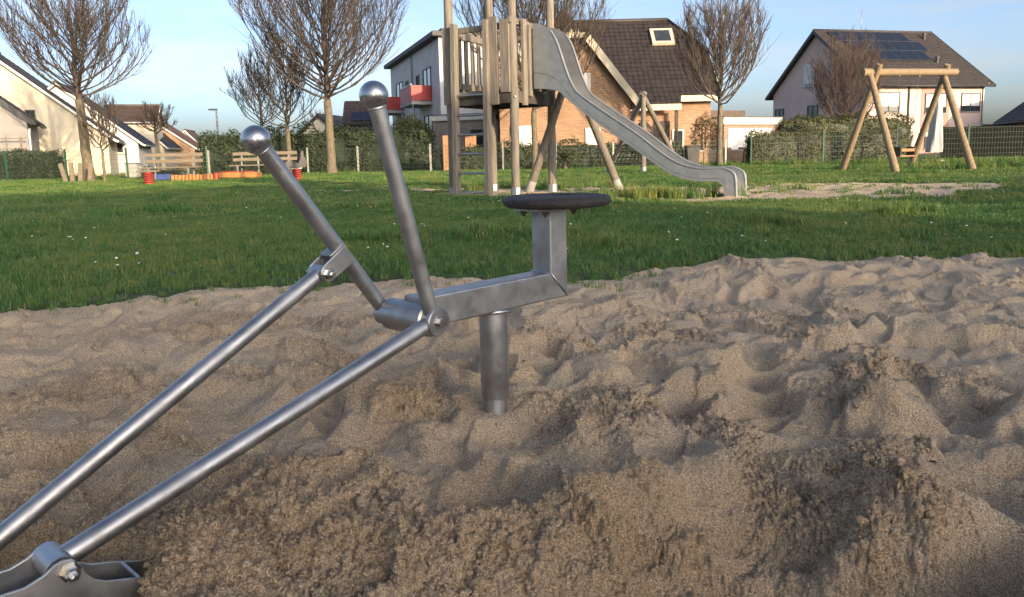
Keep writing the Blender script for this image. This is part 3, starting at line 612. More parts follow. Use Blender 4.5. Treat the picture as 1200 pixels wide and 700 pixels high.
    for sh in (Vector((0, 0, 0)), -a*.072):
        mb = MB(); mb.prism(side(near, sh), a*.005); pw = b(mb, 'bucket_side', 'steel', bevel=.001)
        if sh.length == 0:
            mb = MB(); e = hc+a*.005; mb.lathe(e, [(.015, 0), (.015, .003), (.0125, .003), (.0125, .007), (.0105, .007), (.0105, .016), (.0085, .019), (.006, .019), (.006, .025), (.0035, .027), (0, .027)], a, 6, smooth=False); b(mb, 'bolt', 'bolt_steel', pw)
    mb = MB(); p0 = pl(112, 679, near, a); p1 = pl(165, 676, near, a)
    mb.prism([p1-a*.0712+u*.0-Z*.0, p1-a*.0012, p1-a*.0012-Z*.13+u*.03, p1-a*.0712-Z*.13+u*.03], u*.005); b(mb, 'bucket_plate', 'steel')
    mb = MB(); p2 = pl(100, 674, near, a); mb.prism([p2-a*.0712, p2-a*.0012, p2-a*.0012-Z*.12, p2-a*.0712-Z*.12], u*.005); b(mb, 'bucket_plate', 'steel')
    mb = MB(); f = pl(-40, 722, near, a); l = pl(235, 665, near, a); mb.prism([f-a*.0712-Z*.13, f-a*.0012-Z*.13, l-a*.0012-Z*.12, l-a*.0712-Z*.12], -Z*.006); b(mb, 'bucket_floor', 'steel_worn')
    # second hub, where the far arm joins the bucket
    mb = MB(); mb.lathe(Vector(A1e)-a*.02, [(.021, 0), (.021, .064)], a, 24); b(mb, 'bucket_hub', 'steel_worn')
make_digger()

# ------------------------------------------------------------------ houses
def rows_plane(mb, O, U, V, L, S, lf, rf, tw=.30, th=.34, amp=.022, step=.03, seg=4):
    """pantiles on a roof plane: O eave origin, U along the eave, V up the slope, n outward; lf/rf(t) give the bounds in metres."""
    O, U, V = Vector(O), Vector(U).normalized(), Vector(V).normalized(); n = U.cross(V); n = n if n.z > 0 else -n
    nr = max(1, int(round(S/th)))
    for i in range(nr):
        t0, t1 = i/nr, (i+1)/nr; l0, r0, l1, r1 = lf(t0), rf(t0), lf(t1), rf(t1); lo, hi = min(l0, l1), max(r0, r1)
        if hi-lo < .02: continue
        k = max(2, int((hi-lo)/tw*seg)); vs = []; fs = []
        for j in range(k+1):
            x = lo+(hi-lo)*j/k; wv = amp*(1+cos(2*pi*x/tw))*.5
            a = min(max(x, l0), r0); c = min(max(x, l1), r1)
            vs += [O+U*a+V*(S*t0)+n*0.0, O+U*a+V*(S*t0-.02)+n*(step+wv), O+U*c+V*(S*t1+.01)+n*(wv*.8+.004)]
        for j in range(k):
            b = j*3; fs += [(b, b+3, b+4, b+1), (b+1, b+4, b+5, b+2)]
        mb.add(vs, fs, False)
def slab(mb, pts, th):            # roof board: polygon with thickness straight down
    mb.prism([Vector(p) for p in pts], (0, 0, -th))
def window(root, c, w, h, ax, glass='glass', frame='white_paint', mull=1, shutter=0, sill=True, shm='white_paint'):
    """ax: outward normal of the wall (local)."""
    n = Vector(ax); s = Vector((-n.y, n.x, 0)); c = Vector(c); Z = Vector((0, 0, 1)); R = Matrix((s, n, Z)).transposed(); f = .07
    mb = MB()
    for x in (-1, 1): mb.box(c+s*x*(w/2-f/2)+n*.03, (f, .06, h), rot=R)
    for z in (-1, 1): mb.box(c+Z*z*(h/2-f/2)+n*.03, (w-2*f, .056, f), rot=R)
    for i in range(1, mull+1): mb.box(c+s*(-w/2+w*i/(mull+1))+n*.028, (f*.8, .05, h-2*f), rot=R)
    fr = mb.build('window', frame, root)
    hg = (h-2*f)*(1-shutter); 
    if hg > .05: p = MB(); p.box(c+n*.012-Z*((h-2*f)/2-hg/2), (w-2*f, .012, hg), rot=R); p.build('pane', glass, fr)
    if shutter:
        p = MB(); k = max(2, int((h-2*f)*shutter/.12)); hh = (h-2*f)*shutter
        for i in range(k): p.box(c+n*.022+Z*((h-2*f)/2-hh*(i+.5)/k), (w-2*f-.004, .018, hh/k*.9), rot=R)
        p.box(c+n*.012+Z*((h-2*f)/2-hh/2), (w-2*f-.01, .012, hh-.01), rot=R); p.build('shutter', shm, fr)
    if sill: p = MB(); p.box(c+n*.05-Z*(h/2+.03), (w+.14, .13, .05), rot=R); p.build('sill', 'concrete', fr)
    return fr
def door(root, c, w, h, ax, m='white_paint', panels=4):
    n = Vector(ax); s = Vector((-n.y, n.x, 0)); c = Vector(c); Z = Vector((0, 0, 1)); R = Matrix((s, n, Z)).transposed()
    mb = MB(); mb.box(c+n*.02, (w, .05, h), rot=R); d = mb.build('door', m, root)
    mb = MB(); k = panels
    for i in range(k): mb.box(c+n*.05+Z*(-h/2+h*(i+.5)/k), (w*.94, .02, h/k*.88), rot=R)
    mb.build('door_panel', m, d)
    return d
def gable_house(name, label, loc, rz, Lx, Wy, he, hr, wall, roof, ov=.45, trim='black_trim', group=None, he2=None, tile=.30, ridge_y=0.0, row=.34):
    """ridge along local x; gables at +-x; front wall at -y."""
    r = thing(name, label, 'house', loc, rz, group); x, y = Lx/2, Wy/2; he2 = he if he2 is None else he2
    mb = MB(); prof = [(-x, -y, -.5), (-x, -y, he), (-x, ridge_y, hr), (-x, y, he2), (-x, y, -.5)]; mb.prism(prof, (Lx, 0, 0)); wl = mb.build('wall', wall, r)
    sf = (hr-he)/(y+ridge_y); sb = (hr-he2)/(y-ridge_y); t = .16
    rf = MB(); xo = x+ov*.7
    fe = (-y-ov, he-ov*sf); be = (y+ov, he2-ov*sb)
    for e in (fe, be): slab(rf, [(-xo, e[0], e[1]+.22), (xo, e[0], e[1]+.22), (xo, ridge_y, hr+.22), (-xo, ridge_y, hr+.22)], t)
    ro = rf.build('roof', roof, r)
    tl = MB()
    for e, sgn in ((fe, 1), (be, -1)):
        V = Vector((0, ridge_y-e[0], hr-e[1])); S = V.length; rows_plane(tl, (-xo, e[0], e[1]+.222), (1, 0, 0), V, 2*xo, S, lambda t: 0, lambda t: 2*xo, tile, row)
    tl.build('roof_tiles', roof, ro, kind='stuff')
    mb = MB(); mb.tube([(-xo, ridge_y, hr+.25), (xo, ridge_y, hr+.25)], .10, 8); mb.build('ridge_tiles', roof, ro)
    for sx in (-1, 1):
        for e in (fe, be):
            mb = MB(); mb.beam((sx*(xo+.02), e[0], e[1]+.13), (sx*(xo+.02), ridge_y, hr+.13), .035, .24 if trim == 'black_trim' else .13); mb.build('bargeboard', trim, ro)
    for e, sg in ((fe, -1), (be, 1)):
        mb = MB(); mb.tube([(-xo, e[0]+sg*.06, e[1]+.12), (xo, e[0]+sg*.06, e[1]+.12)], .07, 8); mb.build('gutter', 'black_trim' if trim == 'black_trim' else 'galv', ro)
    return r, ro
def on_roof(Lx, Wy, he, hr, fx, t, ov=.45):        # point + slope on the front roof plane
    y = -(Wy/2)*(1-t); return Vector((fx, y, he+(hr-he)*t+.25))
def solar(root, x0, t0, nx, nrow, Lx, Wy, he, hr, pw=1.0, ph=1.6):
    V = Vector((0, Wy/2, hr-he)).normalized(); n = Vector((0, -V.z, V.y)); R = Matrix((Vector((1, 0, 0)), V, n)).transposed(); O = on_roof(Lx, Wy, he, hr, x0, t0)
    for j, (c, o) in enumerate(nrow):
        for i in range(c):
            c_ = O+Vector((1, 0, 0))*((i+o+.5)*pw)+V*((j+.5)*ph)+n*.10
            p = MB(); p.box(c_, (pw*.965, ph*.97, .04), rot=R); f = p.build('solar_panel', 'solar_frame', root)
            q = MB(); q.box(c_+n*.0205, (pw*.92, ph*.935, .006), rot=R); q.build('cell_glass', 'solar', f)

def pink_house():
    rz = radians(14.5); Lx, Wy, he, hr = 10.4, 11.3, 5.15, 9.45; cor = Vector((25.7, 54.0, 0)); X = Vector((cos(rz), sin(rz), 0)); Y = Vector((-sin(rz), cos(rz), 0)); c = cor+X*Lx/2+Y*Wy/2
    r, ro = gable_house('house', 'pink rendered two-storey house with solar panels on its dark roof', c, rz, Lx, Wy, he, hr, 'pink', 'roof_slate', .55)
    x, y = Lx/2, Wy/2; F_ = (0, -1, 0); Lf = (-1, 0, 0)
    mb = MB(); mb.box((-x+6.0, -y-.012, he/2-.2), (2.5, .03, he-.2)); mb.build('wall_panel', 'pink_dark', r)
    for (cx, cz, ww, hh, sh) in ((1.9, 3.75, 1.9, 1.45, .0), (6.0, 3.65, 1.9, 1.45, .72), (9.2, 3.7, 1.75, 1.35, 0)): window(r, (-x+cx, -y-.03 if 4.5 < cx < 7.5 else -y, cz), ww, hh, F_, 'glass' , 'black_trim', 1, .72)
    for (cx, cz, ww, hh) in ((1.9, 1.0, 1.7, 1.3), (6.0, 1.0, 1.7, 1.3), (9.0, 1.0, 1.0, 1.3)): window(r, (-x+cx, -y-.03 if 4.5 < cx < 7.5 else -y, cz), ww, hh, F_, 'glass', 'black_trim', 1, .3)
    window(r, (-x, .9, 6.35), 1.25, 1.75, Lf, 'glass', 'white_paint', 0, .93); window(r, (-x, .3, 3.2), 1.3, 1.5, Lf, 'glass', 'black_trim', 1); window(r, (-x, 4.7, 3.2), 1.2, 1.5, Lf, 'glass', 'black_trim', 1)
    solar(ro, -x+.4, .35, 8, [(5, 2.2), (7, .9), (7.0 and 7, .2)], Lx, Wy, he, hr, .98, 1.42)
    for (fx, t) in ((4.0, .84), (2.6, .33)):
        p = on_roof(Lx, Wy, he, hr, fx, t); mb = MB(); mb.lathe(p-Vector((0, 0, .3)), [(.10, 0), (.10, .6), (.15, .6), (.15, .75), (.05, .82)], n=12); mb.build('vent_pipe', 'roof_grey', ro)
    mb = MB(); mb.tube([(-1.2, 0, hr), (-1.2, 0, hr+1.9)], .02, 6); 
    mb.tube([(-1.4, 0, hr+1.8), (-1.0, 0, hr+1.8)], .012, 5)
    mb.build('antenna', 'galv', ro)
    for cx in (.08, Lx-.1): mb = MB(); mb.tube([(-x+cx, -y-.06, 0), (-x+cx, -y-.06, he-.3), (-x+cx, -y-.5, he-.1)], .055, 8); mb.build('downpipe', 'galv' if cx > 1 else 'white_paint', r)
    mb = MB(); mb.tube([(-x+3.6, -y-.06, 0), (-x+3.6, -y-.06, he-.3), (-x+3.6, -y-.5, he-.1)], .06, 8); mb.build('downpipe', 'black_trim', r)
pink_house()

def flat_box(name, label, cat, p0, p1, depth, h, wall, fascia=.5, fm='black_trim', roof='roof_grey'):
    """a flat-roofed box whose front runs p0->p1 (world xy)"""
    p0, p1 = Vector((p0[0], p0[1], 0)), Vector((p1[0], p1[1], 0)); d = p1-p0; Lx = d.length; rz = math.atan2(d.y, d.x); Y = Vector((-sin(rz), cos(rz), 0)); c = (p0+p1)/2+Y*depth/2
    r = thing(name, label, cat, c, rz); mb = MB(); mb.box((0, 0, h/2-.25), (Lx, depth, h+.5)); mb.build('wall', wall, r)
    mb = MB(); mb.box((0, 0, h+fascia/2), (Lx+.3, depth+.3, fascia), bev=.03); ro = mb.build('roof', fm, r)
    mb = MB(); mb.box((0, 0, h+fascia+.02), (Lx+.36, depth+.36, .04)); mb.build('roof_edge', roof, ro)
    return r, Lx
a, b = dp(848, 170, 40), dp(912, 170, 42)
r, Lx = flat_box('garage', 'low flat-roofed garage with white door between the two large houses', 'garage', (a.x, a.y), (b.x, b.y), 7, 1.95, 'brick_brown', .38, 'white_paint')
door(r, (-.15, -3.5, .85), Lx*.78, 1.8, (0, -1, 0), 'white_paint', 5)
mb = MB(); mb.box((0, 1.0, 2.6), (Lx*1.0, 4.0, .55)); mb.build('roof_block', 'roof_brown', r)
a, b = dp(1143, 165, 58), dp(1215, 165, 60)
r, Lx = flat_box('garage', 'low pale annex with wide grey doors right beside the pink house', 'garage', (a.x, a.y), (b.x, b.y), 5, 1.75, 'cream', .3, 'roof_grey')
door(r, (0, -2.5, .8), Lx*.85, 1.5, (0, -1, 0), 'grey_render', 4)
a = dp(1203, 165, 50)
r, ro = gable_house('house', 'dark-roofed low house at the edge beyond the pale annex', (a.x+5.2, a.y+3, 0), radians(75), 8, 6, 2.3, 4.6, 'brick_brown', 'roof_dark')

def brick_house():
    r = thing('house', 'tan brick house with half-hipped dark tiled roof and cream bargeboards behind the slide', 'house', (6.0, 38, 0))
    O = r.location; l = lambda p: Vector((p.x-O.x, p.y-O.y, p.z))
    yf = 33.0
    gl, gr, ge = l(dp(585, 112, yf)), l(dp(739, 112, yf)), None
    he = 3.05; x0, x1 = gl.x, gr.x; cx = (x0+x1)/2; sl = 1.30; ht = 5.62; hwid = (x1-x0)/2; apex = he+hwid*sl; tx = (ht-he)/sl
    fy = yf-O.y; by = 41-O.y
    mb = MB(); mb.prism([(x0, fy, -.5), (x1, fy, -.5), (x1, fy, he), (x1-tx, fy, ht), (x0+tx, fy, ht), (x0, fy, he)], (0, 4.5, 0)); mb.build('wall', 'brick_tan', r)
    # wing roof: two slopes + half hip
    ov = .38; oy = .35; up = .16; rf = MB(); tl = MB(); yr = fy+(apex-ht)/1.15; half = hwid+ov; ez = he-ov*sl; hx = ov+tx
    for s in (-1, 1):
        ex = cx+s*half; ix = cx+s*(half-hx); V = Vector((-s*half, 0, apex-ez)); S = V.length
        poly = [(ex, fy-oy, ez+up), (ex, by, ez+up), (cx, by, apex+up), (cx, yr, apex+up), (ix, fy-oy, ht+up)]; slab(rf, poly, .14)
        tt = hx/half
        def lo(t, tt=tt): return 0 if t <= tt else (t-tt)/(1-tt)*(yr-fy+oy)
        rows_plane(tl, (ex, fy-oy, ez+up+.002), (0, 1, 0), V, by-fy+oy, S, lo, lambda t: by-fy+oy, .26, .33)
    hw2 = half-hx; V = Vector((0, yr-fy+oy, apex-ht)); rows_plane(tl, (cx-hw2, fy-oy, ht+up+.002), (1, 0, 0), V, 2*hw2, V.length, lambda t: hw2*t, lambda t: 2*hw2-hw2*t, .26, .33)
    slab(rf, [(cx-hw2, fy-oy, ht+up), (cx+hw2, fy-oy, ht+up), (cx, yr, apex+up)], .14)
    ro = rf.build('roof', 'roof_dark', r); tl.build('roof_tiles', 'roof_dark', ro, kind='stuff')
    for s in (-1, 1): mb = MB(); mb.beam((cx+s*half, fy-oy-.03, ez+.02), (cx+s*(hw2), fy-oy-.03, ht+.02), .05, .30); mb.build('bargeboard', 'trim_cream', ro)
    mb = MB(); mb.box((cx, fy-oy-.06, ht+.02), (2*hw2+.25, .06, .22)); mb.build('bargeboard', 'trim_cream', ro)
    mb = MB()
    for i in range(int(2*hw2/.26)): mb.tube([(cx-hw2+.13+i*.26, fy-oy-.10, ht+.16), (cx-hw2+.13+i*.26, fy-oy+.1, ht+.26)], .085, 6)
    mb.build('eave_tiles', 'trim_cream', ro)
    # main block
    mx0, mx1 = x1-2.0, l(dp(833, 112, 36)).x; my = 36-O.y; mhe = 3.45; ry = my+4.0; rz_ = 7.25
    mb = MB(); mb.prism([(mx1, my, -.5), (mx1, my, mhe), (mx1, my+2.2, 5.4), (mx1, ry+1.8, 5.4), (mx1, ry+4, mhe), (mx1, ry+4, -.5)], (mx0-mx1, 0, 0)); mb.build('wall', 'brick_tan', r)
    rf = MB(); tl = MB(); ovm = .45; ey = my-ovm; ez = mhe-ovm*.95; xl = cx; xr = mx1+.35; V = Vector((0, ry-ey, rz_-ez)); S = V.length; tt = (5.45-ez)/(rz_-ez); rx = l(dp(782, 36, 40)).x
    hy = ey+(ry-ey)*tt
    slab(rf, [(xl, ey, ez+.16), (xr, ey, ez+.16), (xr, hy, 5.45+.16), (rx, ry, rz_+.16), (xl, ry, rz_+.16)], .14)
    slab(rf, [(xl, 2*ry-ey, ez+.16), (xr, 2*ry-ey, ez+.16), (xr, 2*ry-hy, 5.45+.16), (rx, ry, rz_+.16), (xl, ry, rz_+.16)], .14)
    slab(rf, [(xr, hy, 5.45+.16), (xr, 2*ry-hy, 5.45+.16), (rx, ry, rz_+.16)], .14)
    rows_plane(tl, (xl, ey, ez+.162), (1, 0, 0), V, xr-xl, S, lambda t: 0, lambda t: (xr-xl) if t <= tt else (xr-xl)-(t-tt)/(1-tt)*(xr-rx), .26, .33)
    # porch roof, lower
    px0, px1 = x1+.02, l(dp(799, 127, 35)).x; pz = 2.62; py = ey-.02-(ez-pz)/.95
    V2 = Vector((0, ey-py, ez-pz)); slab(rf, [(px0, py, pz+.16), (px1, py, pz+.16), (px1, ey, ez+.16), (px0, ey, ez+.16)], .14); rows_plane(tl, (px0, py, pz+.162), (1, 0, 0), V2, px1-px0, V2.length, lambda t: 0, lambda t: px1-px0, .26, .33)
    ro2 = rf.build('roof', 'roof_dark', r); tl.build('roof_tiles', 'roof_dark', ro2, kind='stuff')
    mb = MB(); mb.tube([(xl, ry, rz_+.2), (rx, ry, rz_+.2)], .1, 8); mb.tube([(rx, ry, rz_+.2), (xr, hy, 5.65)], .08, 8); mb.build('ridge_tiles', 'roof_dark', ro2)
    mb = MB(); mb.box(((px1+xr)/2+.05, ey-.04, ez+.04), (xr-px1-.05, .06, .28)); mb.build('fascia', 'trim_cream', ro2)
    mb = MB(); mb.box(((px0+px1)/2, py-.04, pz+.04), (px1-px0, .06, .28)); mb.build('fascia', 'trim_cream', ro2)
    mb = MB(); mb.beam((xr+.03, ey, ez+.08), (xr+.03, hy, 5.53), .05, .26); mb.build('bargeboard', 'trim_cream', ro2)
    # skylight
    tq = .74; c = Vector((l(dp(775, 52, 39)).x, ey+(ry-ey)*tq, ez+(rz_-ez)*tq+.22)); n = Vector((0, -V.z, V.y)).normalized(); R = Matrix((Vector((1, 0, 0)), V.normalized(), n)).transposed()
    mb = MB(); mb.box(c+n*.05, (1.15, 1.25, .16), rot=R); s = mb.build('skylight', 'trim_cream', ro2); mb = MB(); mb.box(c+n*.135, (.8, .9, .012), rot=R); mb.build('pane', 'glass', s)
    F_ = (0, -1, 0)
    for (pa, pb, m_, sh) in (((678, 86), (692, 109), 0, .95), ((686, 150), (704, 178), 0, .95), ((598, 148), (626, 180), 1, .95)):
        A, B = l(dp(*pa, yf)), l(dp(*pb, yf)); window(r, ((A.x+B.x)/2, fy, (A.z+B.z)/2), B.x-A.x, A.z-B.z, F_, 'glass', 'white_paint', m_, sh)
    A, B = l(dp(789, 152, 36)), l(dp(800, 178, 36)); window(r, ((A.x+B.x)/2, my, (A.z+B.z)/2), B.x-A.x+.1, A.z-B.z, F_, 'glass', 'white_paint', 0, 0)
    A, B = l(dp(766, 134, 36)), l(dp(785, 180, 36)); door(r, ((A.x+B.x)/2, my, 1.0), B.x-A.x, 2.1, F_, 'dark_wood', 3)
    mb = MB(); mb.box((px1-.15, py+.35, 1.2), (.14, .14, 2.7)); mb.build('porch_post', 'dark_wood', r)
    mb = MB(); mb.tube([(x1+.1, fy-.08, 0), (x1+.1, fy-.08, he-.4)], .05, 8); mb.build('downpipe', 'galv', r)
brick_house()

def white_house():
    A = Vector((-4.0, 44.5, 0)); B = Vector((-9.2, 59.5, 0)); d = A-B; Lx = d.length; rz = math.atan2(d.y, d.x); Y = Vector((-sin(rz), cos(rz), 0)); Wy = 10.0; c = (A+B)/2+Y*Wy/2
    r = thing('house', 'white three-storey house with red balcony panels behind the tower', 'house', c, rz); h = 7.55; x, y = Lx/2, Wy/2; F_ = (0, -1, 0)
    mb = MB(); mb.box((0, 0, h/2-.25), (Lx, Wy, h+.5)); mb.build('wall', 'white_render', r)
    mb = MB(); mb.box((0, 0, h+.16), (Lx+.8, Wy+.9, .30), bev=.03); ro = mb.build('roof', 'roof_grey', r)
    mb = MB(); mb.box((0, .3, h+.40), (Lx+.5, Wy+.3, .18)); mb.build('roof_edge', 'roof_dark', ro)
    mb = MB(); mb.box((.2, -y-.012, h/2+.2), (.7, .03, h-.6)); mb.build('wall_panel', 'grey_render', r)
    for (wx, wz, ww, hh) in ((4.7, 5.1, 2.2, 2.1), (-4.4, 5.1, 2.6, 2.1), (-1.6, 5.3, 1.0, 1.4), (2.0, 5.3, .9, 1.4), (4.7, 2.2, 2.2, 2.1), (-4.4, 2.2, 2.6, 2.1), (-1.6, 2.4, 1.0, 1.4), (2.0, 2.4, .9, 1.4)): window(r, (wx, -y, wz), ww, hh, F_, 'glass', 'black_trim', 1, 0, False)
    for (bx, bz, bl) in ((4.0, 4.05, 3.6), (-4.6, 4.05, 3.4), (4.2, 1.1, 3.4)):
        mb = MB(); mb.box((bx, -y-.65, bz-.12), (bl, 1.29, .18)); bo = mb.build('balcony', 'concrete', r)
        for i in range(4): mb = MB(); mb.box((bx-bl/2+bl*(i+.5)/4, -y-1.27, bz+.48), (bl/4-.05, .04, .92)); mb.build('balcony_panel', 'red_panel', bo)
        mb = MB(); mb.box((bx+bl/2-.02, -y-.65, bz+.48), (.04, 1.2, .92)); mb.build('balcony_panel', 'red_panel', bo)
        mb = MB(); mb.box((bx-bl/2+.02, -y-.65, bz+.48), (.04, 1.2, .92)); mb.build('balcony_panel', 'white_paint', bo)
        mb = MB(); mb.beam((bx-bl/2, -y-1.27, bz+.99), (bx+bl/2, -y-1.27, bz+.99), .05, .05); mb.build('rail', 'galv', bo)
        for s in (-1, 1): mb = MB(); mb.tube([(bx+s*(bl/2-.08), -y-1.2, -.3), (bx+s*(bl/2-.08), -y-1.2, bz-.2)], .05, 8); mb.build('balcony_post', 'galv', bo)
white_house()
a, b = dp(509, 165, 41.5), dp(584, 165, 40.5)
r, Lx = flat_box('annex', 'low grey brick annex with white fascia under the white house', 'annex', (a.x, a.y), (b.x, b.y), 4, 2.55, 'brick_grey', .32, 'white_paint')
window(r, (.7, -2, 1.5), .8, 1.1, (0, -1, 0), 'glass', 'black_trim', 0)

a = dp(418, 160, 66); r, ro = gable_house('house', 'dark slate-clad house with solar panels beyond the tall hedge', (a.x, a.y+4, 0), radians(8), 3.2, 7, 3.6, 5.6, 'black_trim', 'roof_brown', .2)
solar(ro, -1.4, .02, 3, [(2, .35)], 3.2, 7, 3.6, 5.6, 1.0, 1.7)
a = dp(392, 160, 74); gable_house('house', 'small cream gabled house beyond the tall hedge', (a.x, a.y, 0), radians(80), 7, 4.4, 2.7, 4.6, 'cream', 'roof_grey', .3)

# left-hand row
def from_gable(label, rzd, anchor, d, ridge, eave, Lx, wall, roof, ov, trim, he_min=1.2):
    rz = radians(rzd); n = Vector((-cos(rz), -sin(rz), 0)); X = -n; Y = Vector((-sin(rz), cos(rz), 0)); a = dp(*anchor, d); Rg = pl(*ridge, a, n); E = pl(*eave, a, n)
    hw0 = -(E-Rg).dot(Y); sl = (Rg.z-E.z)/hw0; hw = hw0-ov; hr = Rg.z-.25; he = max(hr-hw*sl, he_min)
    c = Vector((Rg.x, Rg.y, 0))+X*(Lx/2+ov*.7); r, ro = gable_house('house', label, c, rz, Lx, 2*hw, he, hr, wall, roof, ov, trim)
    def loc(px, py): w_ = pl(px, py, a+X*ov*.7, n); return Vector((-Lx/2, (w_-c).dot(Y), w_.z))
    return r, ro, loc, Lx
def gwin(r, loc, x0, y0, x1, y1, **k):
    A, B = loc(x0, y0), loc(x1, y1); window(r, (A.x, (A.y+B.y)/2, (A.z+B.z)/2), abs(A.y-B.y), A.z-B.z, (-1, 0, 0), **k)
def left_houses():
    r, ro, loc, _ = from_gable('large cream gabled house with long dark roof behind the fence', 113, (60, 165), 42, (-62, 28), (136, 163), 11, 'cream', 'roof_grey', .45, 'white_paint')
    gwin(r, loc, 29, 129, 45, 166, glass='glass', frame='black_trim', mull=1)
    r, ro, loc, _ = from_gable('low grey house with roof windows and a wooden trellis at the left end', 116, (10, 165), 36.8, (-70, 70), (39, 142), 4, 'grey_render', 'roof_grey', .3, 'black_trim')
    t = thing('trellis', 'wooden climbing trellis on the low grey house wall', 'trellis', (dp(8, 190, 36.6).x, 36.2, 0), radians(26))
    for i in range(4): mb = MB(); mb.box((-.9+i*.6, 0, .95), (.07, .04, 2.3)); mb.build('slat', 'old_wood', t)
    for i in range(4): mb = MB(); mb.box((0, -.045, .5+i*.5), (2.2, .04, .06)); mb.build('rail', 'old_wood', t)
    q = dp(34.5, 160, 36.9); mb = MB(); mb.tube([(q.x, q.y, -.2), (q.x, q.y, 2.2), (q.x+.1, q.y-.1, 2.45)], .05, 8); dpo = mb.build('downpipe', 'white_paint', r); dpo.matrix_parent_inverse = (Matrix.Translation(r.location) @ Matrix.Rotation(r.rotation_euler.z, 4, 'Z')).inverted()
    c = dp(134, 150, 57)
    r, ro = gable_house('house', 'cream house with brown roof facing the park past the big cream house', (c.x, 57+3, 0), radians(20), 3.6, 6.0, 3.75, 5.0, 'cream', 'roof_brown', .3, 'white_paint')
    r, ro, loc, _ = from_gable('white gabled house with steep side roof behind the small bare tree', 109, (130, 165), 48, (64, 96), (168, 168), 6.5, 'white_render', 'roof_dark', .35, 'white_paint')
    gwin(r, loc, 128, 163, 146, 180, glass='glass', frame='white_paint', mull=1)
    for (an, d, rg, ev, rm, wm, lab) in (((180, 165), 60, (158, 141), (196, 172), 'roof_dark', 'cream', 'low cream house with dark side roof left of the red-brown tree'), ((205, 165), 66, (178, 140), (232, 174), 'roof_red', 'brick_tan', 'brown-roofed house behind the red-brown bare tree'), ((226, 165), 78, (216, 152), (240, 174), 'roof_brown', 'cream', 'farthest small house at the end of the left row')):
        r, ro, loc, _ = from_gable(lab, 104, an, d, rg, ev, 6, wm, rm, .3, 'white_paint', .8)
left_houses()
# houses behind the camera: their long evening shadow lies over the sandpit
def back_houses():
    w0, tn = -36.0, math.tan(SUN_EL); sp = Vector((cos(SUN_AZ)*-1, sin(SUN_AZ), 0)); sa = Vector((-sin(SUN_AZ), -cos(SUN_AZ), 0)); rz = math.atan2(sp.y, sp.x)
    for (v0, v1, wd, lab) in ((-9.5, 6.4, 18.0, 'brick house behind the sandpit whose shadow covers the sand'), (8.2, 23, 4.6, 'lower brick house next door behind the sandpit')):
        hr = (wd-w0)*tn; c = sp*((v0+v1)/2)+sa*w0
        r, ro = gable_house('house', lab, c, rz+pi, v1-v0-.6, 9, hr-3.6, hr-.25, 'brick_tan', 'roof_red', .4, 'white_paint')
        for i in range(3):
            window(r, (-(v1-v0)*.3+i*(v1-v0)*.3, -4.5, 1.5), 1.5, 1.3, (0, -1, 0))
        door(r, ((v1-v0)*.15, -4.5, 1.05), 1.0, 2.1, (0, -1, 0), 'dark_wood')
back_houses()
print('houses', round(time.time()-T0, 1))

